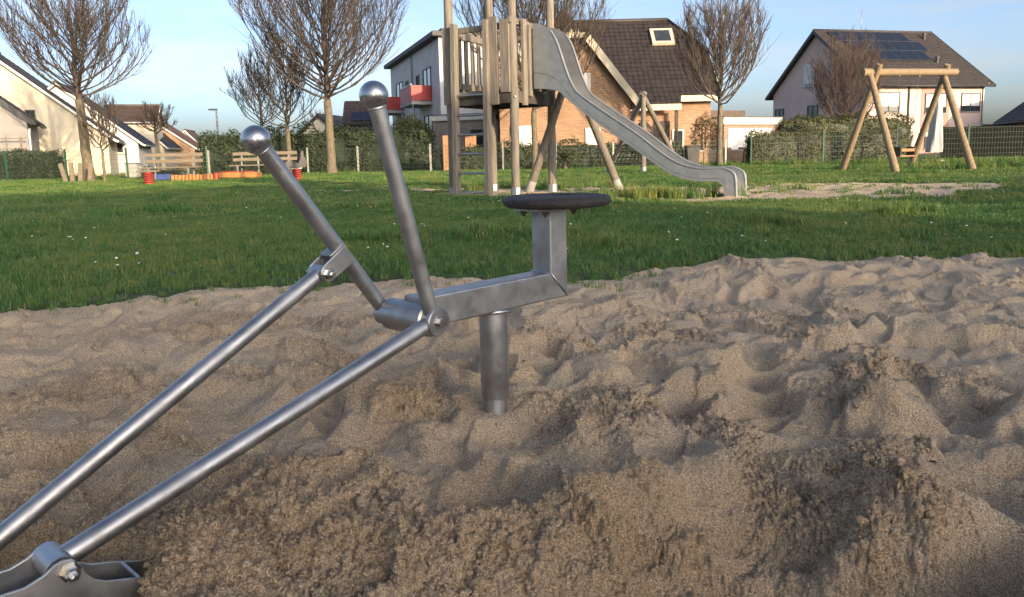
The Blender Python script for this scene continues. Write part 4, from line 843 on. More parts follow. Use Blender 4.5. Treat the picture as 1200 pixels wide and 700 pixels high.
# ------------------------------------------------------------------ slide tower
def make_tower():
    nrm = Vector((.85, -.527, 0)).normalized(); tv = Vector((.527, .85, 0)).normalized(); Z = Vector((0, 0, 1)); s = 1.16
    C = Vector((.085, 11.25, 0)); A = C-nrm*s; D = C+tv*s; B = A+tv*s
    root = thing('slide_tower', 'wooden playground tower with ladder, slatted railing and curved metal slide', 'slide tower', (C.x, C.y, 0))
    b = lambda mb, n, m, p=root, **k: mb.build(n, m, p, world=True, **k)
    rs = random.Random(4)
    for P_, r0 in ((A, .068), (B, .066), (C, .066), (D, .066)):
        mb = MB(); k = 14; mb.tube([P_+Z*(-.3+3.9*i/k)+Vector((rs.uniform(-.006, .006), rs.uniform(-.006, .006), 0)) for i in range(k+1)], [r0+rs.uniform(-.002, .003) for i in range(k+1)], 14); po = b(mb, 'post', 'post_wood')
        mb = MB(); mb.lathe(P_, [(.078, -.1), (.078, .13), (.072, .135)], n=8); b(mb, 'post_shoe', 'galv', po)
    pz = 1.50
    # platform: beams and boards
    ctr = (A+B+C+D)/4
    for p, q in ((A, C), (C, D), (D, B), (B, A)):
        mb = MB(); o = ((p+q)/2-ctr).normalized()*.03; mb.beam(p+o+Z*(pz-.02), q+o+Z*(pz-.02), .07, .17); b(mb, 'platform_beam', 'dark_wood')
    for i in range(8):
        mb = MB(); f = -.02+(i+.5)/8*1.04; mb.beam(A+tv*s*f+Z*(pz+.086)-nrm*.02, C+tv*s*f+Z*(pz+.086)+nrm*.02, s/8*.94, .035); b(mb, 'platform_board', 'old_wood')
    mb = MB()
    for p in (A, C, D): mb.lathe(p+((p-ctr).normalized())*.075+Z*(pz-.02), [(.018, 0), (.018, .012), (.010, .018)], (p-ctr), 8)
    b(mb, 'bolt', 'galv')
    rt = 2.50
    for p, q in ((A, B), (B, D)):
        for z in (rt, 1.72): mb = MB(); mb.beam(p+Z*z, q+Z*z, .05, .10); b(mb, 'rail', 'old_wood')
        for i in range(6):
            mb = MB(); c = p.lerp(q, (i+.75)/6.6); o = (c-ctr).normalized()*.02; mb.beam(c+o+Z*1.56, c+o+Z*(2.55+rs.uniform(-.03, .05)), .085, .028, up=(q-p).cross(Z)); b(mb, 'slat', 'old_wood')
    mb = MB(); mb.beam(A+Z*(rt+.03)-nrm*.05, C+Z*(rt+.03)+nrm*.05, .05, .085); b(mb, 'rail', 'old_wood')
    mb = MB(); mb.beam(C+Z*(rt+.09)-tv*.1, D+Z*(rt+.05), .05, .085); b(mb, 'rail', 'old_wood')
    fo = -tv*.085
    # boards either side of the ladder opening
    for f, w_, z0, z1 in ((.01, .14, 1.42, 2.58), (.74, .17, 1.38, 2.66), (.925, .15, 1.55, 2.60), (1.03, .0, 0, 0)):
        if w_: mb = MB(); c = A.lerp(C, f)+fo; mb.beam(c+Z*z0, c+Z*z1, w_, .04, up=tv); b(mb, 'slat', 'post_wood')
    for f, w_, z0, z1 in ((.16, .11, 1.36, 2.62), (.30, .09, 1.5, 2.55)):
        mb = MB(); c = C.lerp(D, f)+nrm*.085; mb.beam(c+Z*z0, c+Z*z1, w_, .04, up=nrm); b(mb, 'slat', 'post_wood')
    # ladder
    la, lb = A.lerp(C, .155), A.lerp(C, .665); lo = -tv*.16
    lad = None
    for c in (la, lb):
        mb = MB(); q = c+lo; mb.beam(q-tv*.02+Z*-.2, q+tv*.05+Z*2.62, .075, .115, up=tv); o = b(mb, 'ladder_rail', 'post_wood')
    for i in range(6):
        z = .06+i*.295; mb = MB(); o = lo-tv*.02+tv*.07*(z+.2)/2.8; mb.tube([la+o+Z*z, lb+o+Z*z], .021, 10); b(mb, 'rung', 'bolt_steel')
    # slide: profile traced on the near side wall's plane
    S0 = C.lerp(D, .52); w_ = .50; npn = -tv; NP = S0+npn*w_/2
    bot = [(626, 104), (652, 106), (664, 116), (686, 134), (716, 156), (745, 176), (770, 194), (786, 204), (803, 210), (822, 213), (836, 212.5), (844, 215), (848, 221), (848.5, 236)]
    top = [(624, 27), (634, 29), (645, 36), (654, 53), (664, 84), (673, 104), (682, 113), (712, 134), (745, 156), (772, 177), (790, 189), (806, 195), (825, 198), (846, 197), (857, 201), (862, 208), (863, 236)]
    bp_ = [pl(*q, NP, tv) for q in bot]; tp_ = [pl(*q, NP, tv) for q in top]
    def smooth(P_, k=3):
        o = []
        for i in range(len(P_)-1):
            p0, p1, p2, p3 = P_[max(i-1, 0)], P_[i], P_[i+1], P_[min(i+2, len(P_)-1)]
            for j in range(k):
                t = j/k; o.append(.5*((2*p1)+(p2-p0)*t+(2*p0-5*p1+4*p2-p3)*t*t+(3*p1-p0-3*p2+p3)*t**3))
        return o+[P_[-1]]
    bs_, ts_ = smooth(bp_), smooth(tp_)
    def resample(P_, n):
        L_ = [0]
        for i in range(1, len(P_)): L_.append(L_[-1]+(P_[i]-P_[i-1]).length)
        o = []
        for k in range(n):
            t = L_[-1]*k/(n-1); i = max(j for j in range(len(L_)) if L_[j] <= t+1e-9); i = min(i, len(P_)-2); f = (t-L_[i])/max(L_[i+1]-L_[i], 1e-9); o.append(P_[i].lerp(P_[i+1], f))
        return o
    n = 60; lo_, hi_ = bs_, ts_
    # pair points of the two edges by arc length in three matched spans
    def span(P_, cuts, counts):
        o = []
        for (i0, i1), c in zip(zip(cuts[:-1], cuts[1:]), counts): q = resample(P_[i0:i1+1], c); o += q if not o else q[1:]
        return o
    lo_ = span(bs_, [0, 3, 9*1, 24, 30, len(bs_)-1], [8, 8, 24, 10, 14]); hi_ = span(ts_, [0, 9, 18, 33, 39, len(ts_)-1], [8, 8, 24, 10, 14])
    sl = None
    for side, off in ((0, 0.0), (1, w_)):
        mb = MB(); vs = []; fs = []
        for p, q in zip(lo_, hi_):
            for t in (0, .012): vs += [p+tv*(off+t-(.012 if side else 0)), q+tv*(off+t-(.012 if side else 0))]
        k = len(lo_)
        for i in range(k-1):
            a0 = i*4; c0 = a0+4; fs += [(a0, a0+1, c0+1, c0), (a0+2, c0+2, c0+3, a0+3), (a0+1, a0+3, c0+3, c0+1), (a0, c0, c0+2, a0+2)]
        fs += [(0, 2, 3, 1), (k*4-4, k*4-3, k*4-1, k*4-2)]
        mb.add(vs, fs, True); o = b(mb, 'slide_side', 'galv'); o.modifiers.new('es', 'EDGE_SPLIT').split_angle = radians(40)
        mb = MB(); mb.tube([q+tv*(off+(.004 if not side else -.004)) for q in hi_[4:]], .017, 8); b(mb, 'slide_rim', 'galv', o)
    mb = MB(); vs = []; fs = []
    for p, q in zip(lo_, hi_):
        m_ = p.lerp(q, .25); vs += [m_, m_+tv*w_]
    for i in range(len(lo_)-1): fs.append((2*i, 2*i+1, 2*i+3, 2*i+2))
    mb.add(vs, fs, True); o = b(mb, 'slide_bed', 'galv'); sd = o.modifiers.new('so', 'SOLIDIFY'); sd.thickness = .01
    # slide support legs, behind the chute
    ap = dp(669, 82, 11.95)
    for base, side in (((620, 220), -1), ((726, 219), 1)):
        q = gp(*base); q = Vector((q.x*.93, q.y*.93, 0)) if False else q
        q = dp(base[0], base[1]+3, 12.35); q.z = 0
        tpnt = ap+Vector((side*.02, side*.02, 0)); d = (tpnt-q).normalized(); mb = MB(); mb.tube([q-d*.2, q+d*1.0, tpnt], [.066, .064, .06], 12); lg = b(mb, 'support_leg', 'old_wood')
        mb = MB(); mb.tube([q-d*.1, q+d*.2], .072, 10); b(mb, 'post_shoe', 'concrete', lg)
make_tower()

# ------------------------------------------------------------------ climbing tripod with net
def make_tripod():
    c = gp(754, 206); ap = dp(754, 113, c.y); ap = Vector((c.x, c.y, ap.z)); r = thing('climbing_frame', 'grey wooden tripod with black climbing net behind the slide', 'climbing frame', (c.x, c.y, 0))
    b = lambda mb, n, m, p=r, **k: mb.build(n, m, p, world=True, **k)
    l = dp(711, 203, c.y+1.6); l.z = 0; q = dp(800, 203, c.y+1.9); q.z = 0; legs = []
    for p in (c, l, q):
        d = (ap-p).normalized(); mb = MB(); mb.tube([p-d*.2, p+d*1, ap+d*.12], [.075, .07, .065], 10); lg = b(mb, 'leg', 'old_wood'); mb = MB(); mb.tube([p-d*.1, p+d*.22], .082, 10); b(mb, 'post_shoe', 'galv', lg)
    def net(p0, p1, p2, n):
        mb = MB()
        for i in range(n+1):
            t = i/n
            mb.tube([p0.lerp(p1, t), p2.lerp(p1, t)] if t < .99 else [p1, p1+Vector((0, 0, .01))], .010, 5)
            mb.tube([p0.lerp(p2, t), p1.lerp(p2 if False else p1, 0)+(p1-p1)], .010, 5) if False else None
        for i in range(1, n): t = i/n; mb.tube([p0.lerp(p2, t), p1.lerp((p0+p2)/2, .15)], .009, 5)
        return mb
    up = Vector((0, 0, .32))
    b(net(c+up, ap-Vector((0, 0, .45)), l+up, 8), 'net', 'rope'); b(net(c+up, ap-Vector((0, 0, .45)), q+up, 8), 'net', 'rope')
    mb = MB()
    for i in range(7): mb.tube([(c+up).lerp(l+up, i/6), (c+up).lerp(q+up, i/6)], .01, 5)
    for i in range(6): t = (i+1)/6; mb.tube([(c+up).lerp(l+up, t), (c+up).lerp(q+up, t)], .01, 5); 
    for i in range(5): t = (i+.5)/5; mb.tube([(c+up), (l+up).lerp(q+up, t)], .01, 5)
    b(mb, 'net', 'rope')
make_tripod()

# ------------------------------------------------------------------ wooden swing
def make_swing():
    r0 = gp(1050, 201); root = thing('swing_set', 'rustic log swing frame with crossed legs and hanging toddler swing', 'swing', (r0.x, r0.y, 0))
    b = lambda mb, n, m, p=root, **k: mb.build(n, m, p, world=True, **k)
    ab, bb = gp(987, 200), gp(1050, 202); cb_, db = gp(1066, 197), gp(1140, 199.5)
    m1 = (ab+bb)/2; m2 = (cb_+db)/2; zb = 2.48
    x1 = dp(1024, 90, m1.y); x2 = dp(1107, 90, m2.y)
    for (p, tpx, y) in ((ab, (1031, 76), m1.y-.10), (bb, (1018, 82), m1.y+.08), (cb_, (1111, 76), m2.y-.10), (db, (1105, 86), m2.y+.08)):
        t = dp(*tpx, y); d = (t-p).normalized(); mb = MB(); k = 8; mb.tube([p-d*.25]+[p.lerp(t, i/k)+Vector((random.uniform(-.008, .008),)*3) for i in range(1, k+1)], [.088]+[.086-.012*i/k for i in range(1, k+1)], 14); b(mb, 'leg', 'swing_wood')
    p0 = dp(1011, 85, m1.y); p1 = dp(1121, 84.5, m2.y); d = (p1-p0).normalized(); bm_ = MB(); k = 10; bm_.tube([p0.lerp(p1, i/k) for i in range(k+1)], [.095-.01*i/k for i in range(k+1)], 14); b(bm_, 'beam', 'swing_wood')
    s0, s1 = dp(1053.5, 88, p0.lerp(p1, .38).y), dp(1077, 88, p0.lerp(p1, .6).y); se = dp(1059, 183, (s0.y+s1.y)/2); zs = se.z
    wv = (s1-s0).normalized(); c = Vector((se.x, se.y, zs)); dv = Vector((-wv.y, wv.x, 0))
    for s, q, sd in ((s0, c-wv*.19, -1), (s1, c+wv*.19, 1)):
        mb = MB(); top = Vector((s.x, s.y, s.z-.03)); e = q+Vector((0, 0, .22)); n = 44
        for i in range(n):
            a0 = top.lerp(e, i/n); a1 = top.lerp(e, (i+.92)/n); o = (wv if i % 2 else dv)*.008; mb.tube([a0+o, a1+o], .0035, 4); mb.tube([a0-o, a1-o], .0035, 4)
        ch = b(mb, 'chain', 'chain'); mb = MB(); mb.lathe(top-Vector((0, 0, .02)), [(.02, 0), (.035, .02), (.035, .05)], n=10); b(mb, 'hanger', 'galv', ch)
    mb = MB(); mb.box(c, (.44, .30, .04), rz=math.atan2(wv.y, wv.x), bev=.01); st = b(mb, 'swing_seat', 'orange_wood')
    for f, d_ in ((wv, .2), (-wv, .2)):
        mb = MB(); mb.box(c+f*d_+Vector((0, 0, .12)), (.035, .30, .22), rz=math.atan2(wv.y, wv.x)); b(mb, 'seat_guard', 'dark_wood', st)
    for f in (dv, -dv):
        mb = MB(); mb.box(c+f*.135+Vector((0, 0, .15)), (.36, .03, .07), rz=math.atan2(wv.y, wv.x)); b(mb, 'seat_guard', 'orange_wood', st)
make_swing()

# ------------------------------------------------------------------ parasol
def make_parasol():
    c = gp(1097, 188); c = dp(1096, 186, 27); c.z = 0
    r = thing('parasol', 'closed white garden parasol under its cover behind the swing', 'parasol', (c.x, c.y, 0), radians(20)); mb = MB(); mb.tube([(0, 0, -.1), (0, 0, 2.2)], .025, 8); mb.build('pole', 'galv', r)
    mb = MB(); n = 20; vs = []; fs = []; rows = [(.05, 2.10), (.13, 1.95), (.18, 1.5), (.22, 1.0), (.27, .5), (.26, .35)]
    for i, (rad, z) in enumerate(rows):
        for j in range(n): t = 2*pi*j/n; q = rad*(1+.16*sin(5*t+i*.6)+.05*sin(11*t)); vs.append((q*cos(t)+.10*(2.1-z)*-.35, q*sin(t), z))
    for i in range(len(rows)-1):
        for j in range(n): fs.append((i*n+j, i*n+(j+1) % n, (i+1)*n+(j+1) % n, (i+1)*n+j))
    fs.append(tuple(range(n))); mb.add(vs, fs, True); mb.build('cover', 'cloth', r); mb = MB(); mb.box((0, 0, .03), (.6, .6, .08), bev=.02); mb.build('base', 'concrete', r)
make_parasol()

# ------------------------------------------------------------------ benches, spring riders, sandbox edge, small things
def bench(px0, px1, py, d, label):
    a = dp(px0, py, d); b_ = dp(px1, py, d); L_ = b_.x-a.x; r = thing('park_bench', label, 'bench', ((a.x+b_.x)/2, d, 0), 0, 'park benches')
    for s in (-1, 1):
        x = s*(L_/2-.35)
        mb = MB(); mb.beam((x, .28, -.1), (x, .42, 1.0), .06, .06, up=(0, 1, 0)); mb.build('leg', 'galv', r); mb = MB(); mb.beam((x, -.15, -.1), (x, -.15, .44), .06, .06, up=(0, 1, 0)); mb.build('leg', 'galv', r)
        mb = MB(); mb.beam((x, -.2, .42), (x, .33, .42), .05, .05); mb.build('seat_bearer', 'galv', r)
    for i in range(3): mb = MB(); mb.box((0, -.13+i*.155, .468), (L_, .13, .045), bev=.008); mb.build('seat_slat', 'bench_wood', r)
    for z, y in ((.70, .335), (.93, .365)): mb = MB(); mb.box((0, y, z), (L_, .04, .13), bev=.008); mb.build('back_slat', 'bench_wood', r)
    return r
bench(166, 234, 200, 27.5, 'pale wooden park bench in front of the gap in the hedge'); bench(270, 346, 198, 30, 'pale wooden park bench in front of the ivy hedge')
def coil(mb, c, r, h, turns, wr):
    n = int(turns*16); mb.tube([Vector(c)+Vector((r*cos(2*pi*i/16), r*sin(2*pi*i/16), h*i/n)) for i in range(n+1)], wr, 7)
def spring_riders():
    c = gp(175, 217); r = thing('spring_rider', 'red coil-spring rider with plain pale seat board', 'spring rider', (c.x, c.y, 0), 0, 'spring riders')
    mb = MB(); coil(mb, (0, 0, 0), .12, .36, 6, .024); mb.build('spring', 'red_paint', r); mb = MB(); mb.box((0, 0, .405), (.62, .22, .05), bev=.01); mb.build('seat', 'bench_wood', r)
    for s in (-1, 1): mb = MB(); mb.tube([(s*.22, -.14, .60), (s*.22, .14, .60)], .014, 8); mb.tube([(s*.22, 0, .42), (s*.22, 0, .60)], .014, 8); mb.build('handle', 'galv', r)
    c = gp(348, 212); c = Vector((c.x, c.y, 0)); r = thing('spring_rider', 'red coil-spring rider with grey animal-shaped side panels', 'spring rider', (c.x, c.y, 0), radians(25), 'spring riders')
    mb = MB(); coil(mb, (0, 0, 0), .12, .36, 6, .024); mb.build('spring', 'red_paint', r)
    prof = [(.8*a, .37+.8*(b-.37)) for a, b in ((-.42, .42), (-.40, .60), (-.30, .66), (-.12, .60), (.08, .58), (.16, .78), (.22, 1.0), (.27, 1.05), (.28, .85), (.36, .70), (.40, .55), (.30, .42), (0, .37))]
    for s in (-1, 1): mb = MB(); mb.prism([(x, s*.12-.01, z) for x, z in prof], (0, .02, 0)); mb.build('side_panel', 'roof_grey', r)
    mb = MB(); mb.box((-.10, 0, .52), (.24, .215, .04)); mb.build('seat', 'dark_wood', r); mb = MB(); mb.tube([(.13, -.2, .66), (.13, .2, .66)], .015, 8); mb.build('handle', 'red_paint', r); mb = MB(); mb.box((0, 0, .385), (.3, .21, .04)); mb.build('base_plate', 'galv', r)
spring_riders()
def sandbox_edge():
    y = 25.6; X = lambda px: dp(px, 206, y).x
    r = thing('balance_beam', 'low colourful timber edging in blue, orange and red before the benches', 'timber edging', (X(240), y, 0))
    ox = X(240)
    mb = MB(); mb.box(((X(184)+X(200))/2-ox, 0, .16), (X(200)-X(184), .18, .2), bev=.02); mb.build('blue_beam', 'blue_paint', r)
    x0, x1 = X(200), X(250); k = 12
    for i in range(k): mb = MB(); w_ = (x1-x0)/k; mb.tube([(x0-ox+w_*(i+.5), 0, -.1), (x0-ox+w_*(i+.5), 0, .22+random.uniform(-.015, .015))], w_*.49, 10); mb.build('palisade_log', 'orange_paint', r)
    mb = MB(); mb.lathe((X(253.5)-ox, 0, -.1), [(.10, 0), (.10, .34), (.07, .37)], n=14); mb.build('red_post', 'red_paint', r)
    mb = MB(); mb.box(((X(257)+X(306))/2-ox, 0, .17), (X(306)-X(257), .18, .19), bev=.02); mb.build('beam', 'orange_paint', r, label='long orange beam'); mb = MB(); mb.box(((X(257)+X(297))/2-ox, 0, .285), (X(297)-X(257), .14, .03), bev=.01); mb.build('beam_cap', 'red_paint', r)
sandbox_edge()
def tree_guard():
    c = gp(97, 213); r = thing('tree_guard', 'leaning weathered planks standing round the foot of the tall bare tree', 'tree guard', (c.x, c.y-.2, 0))
    for i, (x, h, tl, y) in enumerate(((-.50, .72, .22, 0), (-.22, .74, .05, -.08), (.05, .72, -.04, -.05), (.34, .70, -.10, .05))): mb = MB(); mb.beam((x, y, -.1), (x-tl, y+.05, h), .16, .04, up=(0, 1, 0)); mb.build('plank', 'bench_wood', r)
tree_guard()
def util_box():
    c = gp(143, 210); r = thing('utility_box', 'pale grey metal box by the fence near the bench', 'utility box', (c.x, c.y+1.0, 0)); mb = MB(); mb.box((0, 0, .28), (.5, .35, .72), bev=.01); mb.build('cabinet', 'post_grey', r); mb = MB(); mb.box((0, 0, .66), (.56, .41, .05), bev=.01); mb.build('lid', 'galv', r); mb = MB(); mb.box((0, -.185, .3), (.42, .02, .56)); mb.build('door_panel', 'post_grey', r)
util_box()
def lamp():
    b_ = dp(256, 165, 48); tz = dp(253, 129, 48).z; r = thing('street_lamp', 'slim grey street lamp standing over the far hedge', 'street lamp', (b_.x, 48, 0)); mb = MB(); mb.tube([(0, 0, -.2), (0, 0, 1.2), (0, 0, tz)], [.09, .07, .045], 10); mb.build('pole', 'galv', r); mb = MB(); mb.box((-.22, 0, tz+.03), (.55, .2, .09), bev=.02); h = mb.build('lamp_head', 'galv', r); mb = MB(); mb.box((-.27, 0, tz-.02), (.3, .14, .02)); mb.build('lens', 'white_paint', h)
lamp()
def stone_wall():
    a, b_ = dp(797, 190, 31.5), dp(876, 190, 33.5); L_ = (Vector((b_.x, b_.y))-Vector((a.x, a.y))).length; r = thing('garden_wall', 'low tan brick garden wall with piers beside the clipped hedge', 'wall', ((a.x+b_.x)/2, (a.y+b_.y)/2, 0), math.atan2(b_.y-a.y, b_.x-a.x))
    mb = MB(); mb.box((0, 0, .2), (L_, .24, .74)); mb.build('wall', 'brick_tan', r); mb = MB(); mb.box((0, 0, .6), (L_+.06, .32, .06)); mb.build('coping', 'concrete', r)
    for i in range(4): mb = MB(); mb.box((-L_/2+.2+i*(L_-.4)/3, -.002, .25), (.4, .36, .94)); mb.build('pier', 'brick_tan', r)
stone_wall()
def wood_post(px, py0, py1, d, wd, label):
    a = dp(px, py1, d); h = dp(px, py0, d).z; r = thing('fence_panel', label, 'fence panel', (a.x, d, 0)); mb = MB()
    k = max(2, int(wd/.14))
    for i in range(k): mb = MB(); mb.box((-wd/2+wd*(i+.5)/k, 0, h/2-.05), (wd/k*.94, .03, h+.1)); mb.build('board', 'orange_wood', r)
    for z in (.3, h-.25): mb = MB(); mb.box((0, .04, z), (wd, .04, .08)); mb.build('rail', 'orange_wood', r)
wood_post(523, 159, 197, 31, .22, 'narrow orange wooden gatepost panel at the fence by the tower'); wood_post(552, 159, 178, 33.5, .5, 'orange wooden screen seen through the tower ladder')
def wheelie():
    c = dp(814, 190, 32.0); r = thing('waste_bin', 'dark grey wheeled bin beside the brick garden wall', 'bin', (dp(811, 190, 30.8).x, 30.8, 0)); mb = MB()
    vs = [(x*s, y*s, z) for z, s in ((.0, .8), (.75, 1)) for x, y in ((-.26, -.28), (.26, -.28), (.26, .28), (-.26, .28))]; mb.add(vs, [(0, 1, 2, 3), (7, 6, 5, 4), (0, 4, 5, 1), (1, 5, 6, 2), (2, 6, 7, 3), (3, 7, 4, 0)]); mb.build('body', 'roof_grey', r); mb = MB(); mb.box((0, 0, .79), (.57, .61, .07), bev=.02); mb.build('lid', 'black_trim', r)
    for s in (-1, 1): mb = MB(); mb.lathe((s*.27, .24, .06), [(.1, -.02), (.1, .02)], (1, 0, 0), 14); mb.build('wheel', 'black_trim', r)
wheelie()

# ------------------------------------------------------------------ fences
def fence(pts, h, label, pm='green_paint', step=2.5, wire='wire', vert=.10):
    P_ = [Vector((p.x, p.y, 0)) for p in pts]; r = thing('wire_fence', label, 'fence', P_[0]); mw = MB(); hw = .004
    for a, b_ in zip(P_[:-1], P_[1:]):
        L_ = (b_-a).length; k = max(1, round(L_/step)); d = (b_-a).normalized(); s = Vector((-d.y, d.x, 0))
        for i in range(k+1):
            c = a+d*(L_*i/k); mb = MB(); mb.beam(c+Vector((0, 0, -.2)), c+Vector((0, 0, h+.06)), .06, .06, up=d); o = mb.build('post', pm, r, world=True); mb = MB(); mb.box(c+Vector((0, 0, h+.075)), (.07, .07, .025), rz=math.atan2(d.y, d.x)); mb.build('post_cap', 'black_trim', o, world=True)
        for i in range(7): z = .06+(h-.08)*i/6; mw.beam(a-s*.035+Vector((0, 0, z)), b_-s*.035+Vector((0, 0, z)), .007, .007)
        for i in range(int(L_/vert)): c = a-s*.035+d*(i*vert+.03); mw.beam(c+Vector((0, 0, .03)), c+Vector((0, 0, h)), .0045, .0045, up=d)
    o = mw.build('wire_mesh', wire, r, world=True); o['kind'] = 'stuff'; return r
fence([dp(-60, 208, 33), dp(150, 206, 32), dp(244, 205, 33)], 1.25, 'green wire mesh fence along the gardens of the cream houses')
fence([dp(246, 204, 33.4), dp(420, 200, 33), dp(505, 199, 31), dp(590, 198, 30.6)], 1.1, 'wire mesh fence with pale posts before the ivy hedge', 'post_grey')
fence([dp(652, 197, 30), dp(786, 195, 29.8), dp(850, 194, 30)], 1.0, 'low wire fence in front of the brick house hedge', 'post_grey')
fence([dp(880, 194, 29.5), dp(1050, 192, 29), dp(1220, 191, 28)], 1.25, 'green wire mesh fence before the clipped hedge and dark screen')
print('kit', round(time.time()-T0, 1))

# ------------------------------------------------------------------ hedges and shrubs
def leaves(name, P_, Nn, size, m, parent, seed=0):
    rs = np.random.default_rng(seed); n = len(P_); Nn = Nn+rs.normal(0, .55, (n, 3)); Nn /= np.linalg.norm(Nn, axis=1)[:, None]; a = np.cross(Nn, rs.normal(0, 1, (n, 3))); a /= np.linalg.norm(a, axis=1)[:, None]; b_ = np.cross(Nn, a)
    s = (size*rs.uniform(.6, 1.4, n))[:, None]; V = np.stack([P_-a*s*.5, P_+b_*s*.33+Nn*s*.1, P_+a*s*.6, P_-b_*s*.33+Nn*s*.1], 1).reshape(-1, 3)
    return np_mesh(name, V, np.arange(4*n).reshape(-1, 4), m, False, parent)
def hedge(name, label, p0, p1, th, h, m, dens=420, size=.07, wav=.12, seed=0, group=None, core='dark_leaf'):
    p0, p1 = Vector((p0.x, p0.y, 0)), Vector((p1.x, p1.y, 0)); d = p1-p0; L_ = d.length; rz = math.atan2(d.y, d.x); r = thing(name, label, 'hedge', (p0+p1)/2, rz, group); rs = np.random.default_rng(seed)
    # core
    nx = max(6, int(L_/.35)); xs = np.linspace(-L_/2, L_/2, nx); prof = [(-.5, 0), (-.52, .3), (-.5, .75), (-.40, .97), (0, 1.0), (.40, .97), (.5, .75), (.5, 0)]; V = []; Q = []
    for i, x in enumerate(xs):
        for j, (py, pz) in enumerate(prof):
            nn = float(pn(np.array([x*1.1+seed]), np.array([j*1.7]), 7)[0]); e = 1-.10*(i in (0, nx-1)); V.append((x, py*th*.86*e+nn*wav*.6, pz*h*.95*e+nn*wav*(pz > .5)))
    k = len(prof); V = np.array(V)
    for i in range(nx-1):
        for j in range(k-1): Q.append((i*k+j, (i+1)*k+j, (i+1)*k+j+1, i*k+j+1))
    mb = MB(); mb.add(V, Q+[tuple(range(k)), tuple((nx-1)*k+j for j in range(k-1, -1, -1))], False); mb.build('twig_core', core, r)
    # leaves over the core
    n = int((L_*(2*h+th)+2*th*h)*dens); u_ = rs.uniform(0, 1, n); per = rs.uniform(0, 2*h+th, n); x = (u_-.5)*L_
    y = np.where(per < h, -th/2, np.where(per < h+th, per-h-th/2, th/2)); z = np.where(per < h, per, np.where(per < h+th, h, per-h-th)); ny = np.where(per < h, -1., np.where(per < h+th, 0, 1.)); nz_ = np.where((per >= h) & (per < h+th), 1., .15)
    ke = rs.random(n) < (2*th*h)/(L_*(2*h+th)+2*th*h); sg = np.where(rs.random(n) < .5, -1, 1); x = np.where(ke, sg*L_/2, x); y = np.where(ke, rs.uniform(-th/2, th/2, n), y); z = np.where(ke, rs.uniform(0, h, n), z); nxv = np.where(ke, sg*1., 0.); ny = np.where(ke, 0, ny)
    ns = fbm(x*1.1+seed, z*1.4+y, 1.0, 3, 77); off = 1.5*wav*ns+rs.normal(0, .045, n); rnd = np.clip((z-h*.8)/(h*.2), 0, 1)
    y = y*(1-.12*rnd)+ny*off; x = x+nxv*off; z = np.maximum(z+(nz_ > .5)*(off*1.3+.03), .02)
    leaves('leaves', np.stack([x, y, z], -1), np.stack([nxv, ny, nz_], -1), size, m, r, seed)['kind'] = 'stuff'; return r
hedge('hedge', 'tall dark ivy-covered hedge behind the second bench and bare trees', dp(243, 200, 36.2), dp(506, 197, 35.4), 1.4, 1.88, 'ivy', 430, .09, .26, 1)
hedge('hedge', 'dark clipped hedge behind the wire fence at the left end', dp(-70, 206, 35), dp(70, 206, 34.4), 1.0, 1.25, 'ivy', 420, .07, .07, 2)
hedge('hedge', 'leafy ivy hedge at the foot of the brick house', dp(520, 197, 31.6), dp(796, 195, 31.2), .7, .95, 'ivy_light', 520, .08, .14, 3)
hedge('hedge', 'low clipped yellow-green hedge between the garden wall and the swing', dp(878, 193, 30.6), dp(1048, 192, 30.6), 1.0, 1.22, 'hedge_leaf', 520, .065, .06, 4)
hedge('hedge', 'tall leafy hedge in front of the pink house', dp(912, 188, 42), dp(1060, 186, 42.5), 1.3, 2.15, 'hedge_leaf', 360, .09, .18, 5)
hedge('hedge', 'low leafy green hedge strip beneath the first bench', dp(168, 205, 31.2), dp(236, 205, 31.6), .5, .35, 'hedge_leaf', 300, .07, .08, 6)
def screen():
    a, b_ = dp(1102, 190, 31.5), dp(1225, 189, 31); d = b_-a; L_ = math.hypot(d.x, d.y); r = thing('privacy_screen', 'dark slatted privacy screen behind the fence right of the swing', 'screen', ((a.x+b_.x)/2, (a.y+b_.y)/2, 0), math.atan2(d.y, d.x))
    for i in range(int(L_/.16)): mb = MB(); mb.box((-L_/2+.08+i*.16, 0, .62), (.15, .02, 1.44)); mb.build('slat', 'screen_dark', r)
    for i in range(3): mb = MB(); mb.box((-L_/2+.05+i*(L_-.1)/2, .05, .62), (.08, .08, 1.5)); mb.build('post', 'screen_dark', r)
screen()
def bush(name, label, c, rx, ry, rz_, m, n, size, seed, cat='shrub', core='dark_leaf'):
    r = thing(name, label, cat, (c.x, c.y, 0)); rs = np.random.default_rng(seed); v = rs.normal(0, 1, (n, 3)); v /= np.linalg.norm(v, axis=1)[:, None]; rad = rs.uniform(.55, 1, n)**.6*(1+.22*fbm(v[:, 0]*2+seed, v[:, 2]*2+v[:, 1], 1.2, 3, seed)); P_ = v*rad[:, None]*np.array([rx, ry, rz_])+np.array([0, 0, rz_*.95]); P_ = P_[P_[:, 2] > .02]
    leaves('leaves', P_, v[:len(P_)], size, m, r, seed)['kind'] = 'stuff'; mb = MB(); q = random.Random(seed)
    for i in range(14):
        d = Vector((q.gauss(0, .5), q.gauss(0, .5), 1)).normalized(); mb.tube([(0, 0, -.1), d*rz_*.8, Vector((d.x*rx*1.3, d.y*ry*1.3, rz_*1.5))], [.03, .02, .008], 5)
    mb.build('stems', 'twig', r); return r
bush('shrub', 'yellow-green conifer shrub below the red balconies', dp(482, 160, 38.5), .95, .9, 1.45, 'yellow_leaf', 7000, .075, 21)
bush('shrub', 'brown-leaved tall shrub beside the bare tree and brick house', dp(826, 180, 33.5), .65, .6, 1.15, 'brown_leaf', 2600, .08, 22)
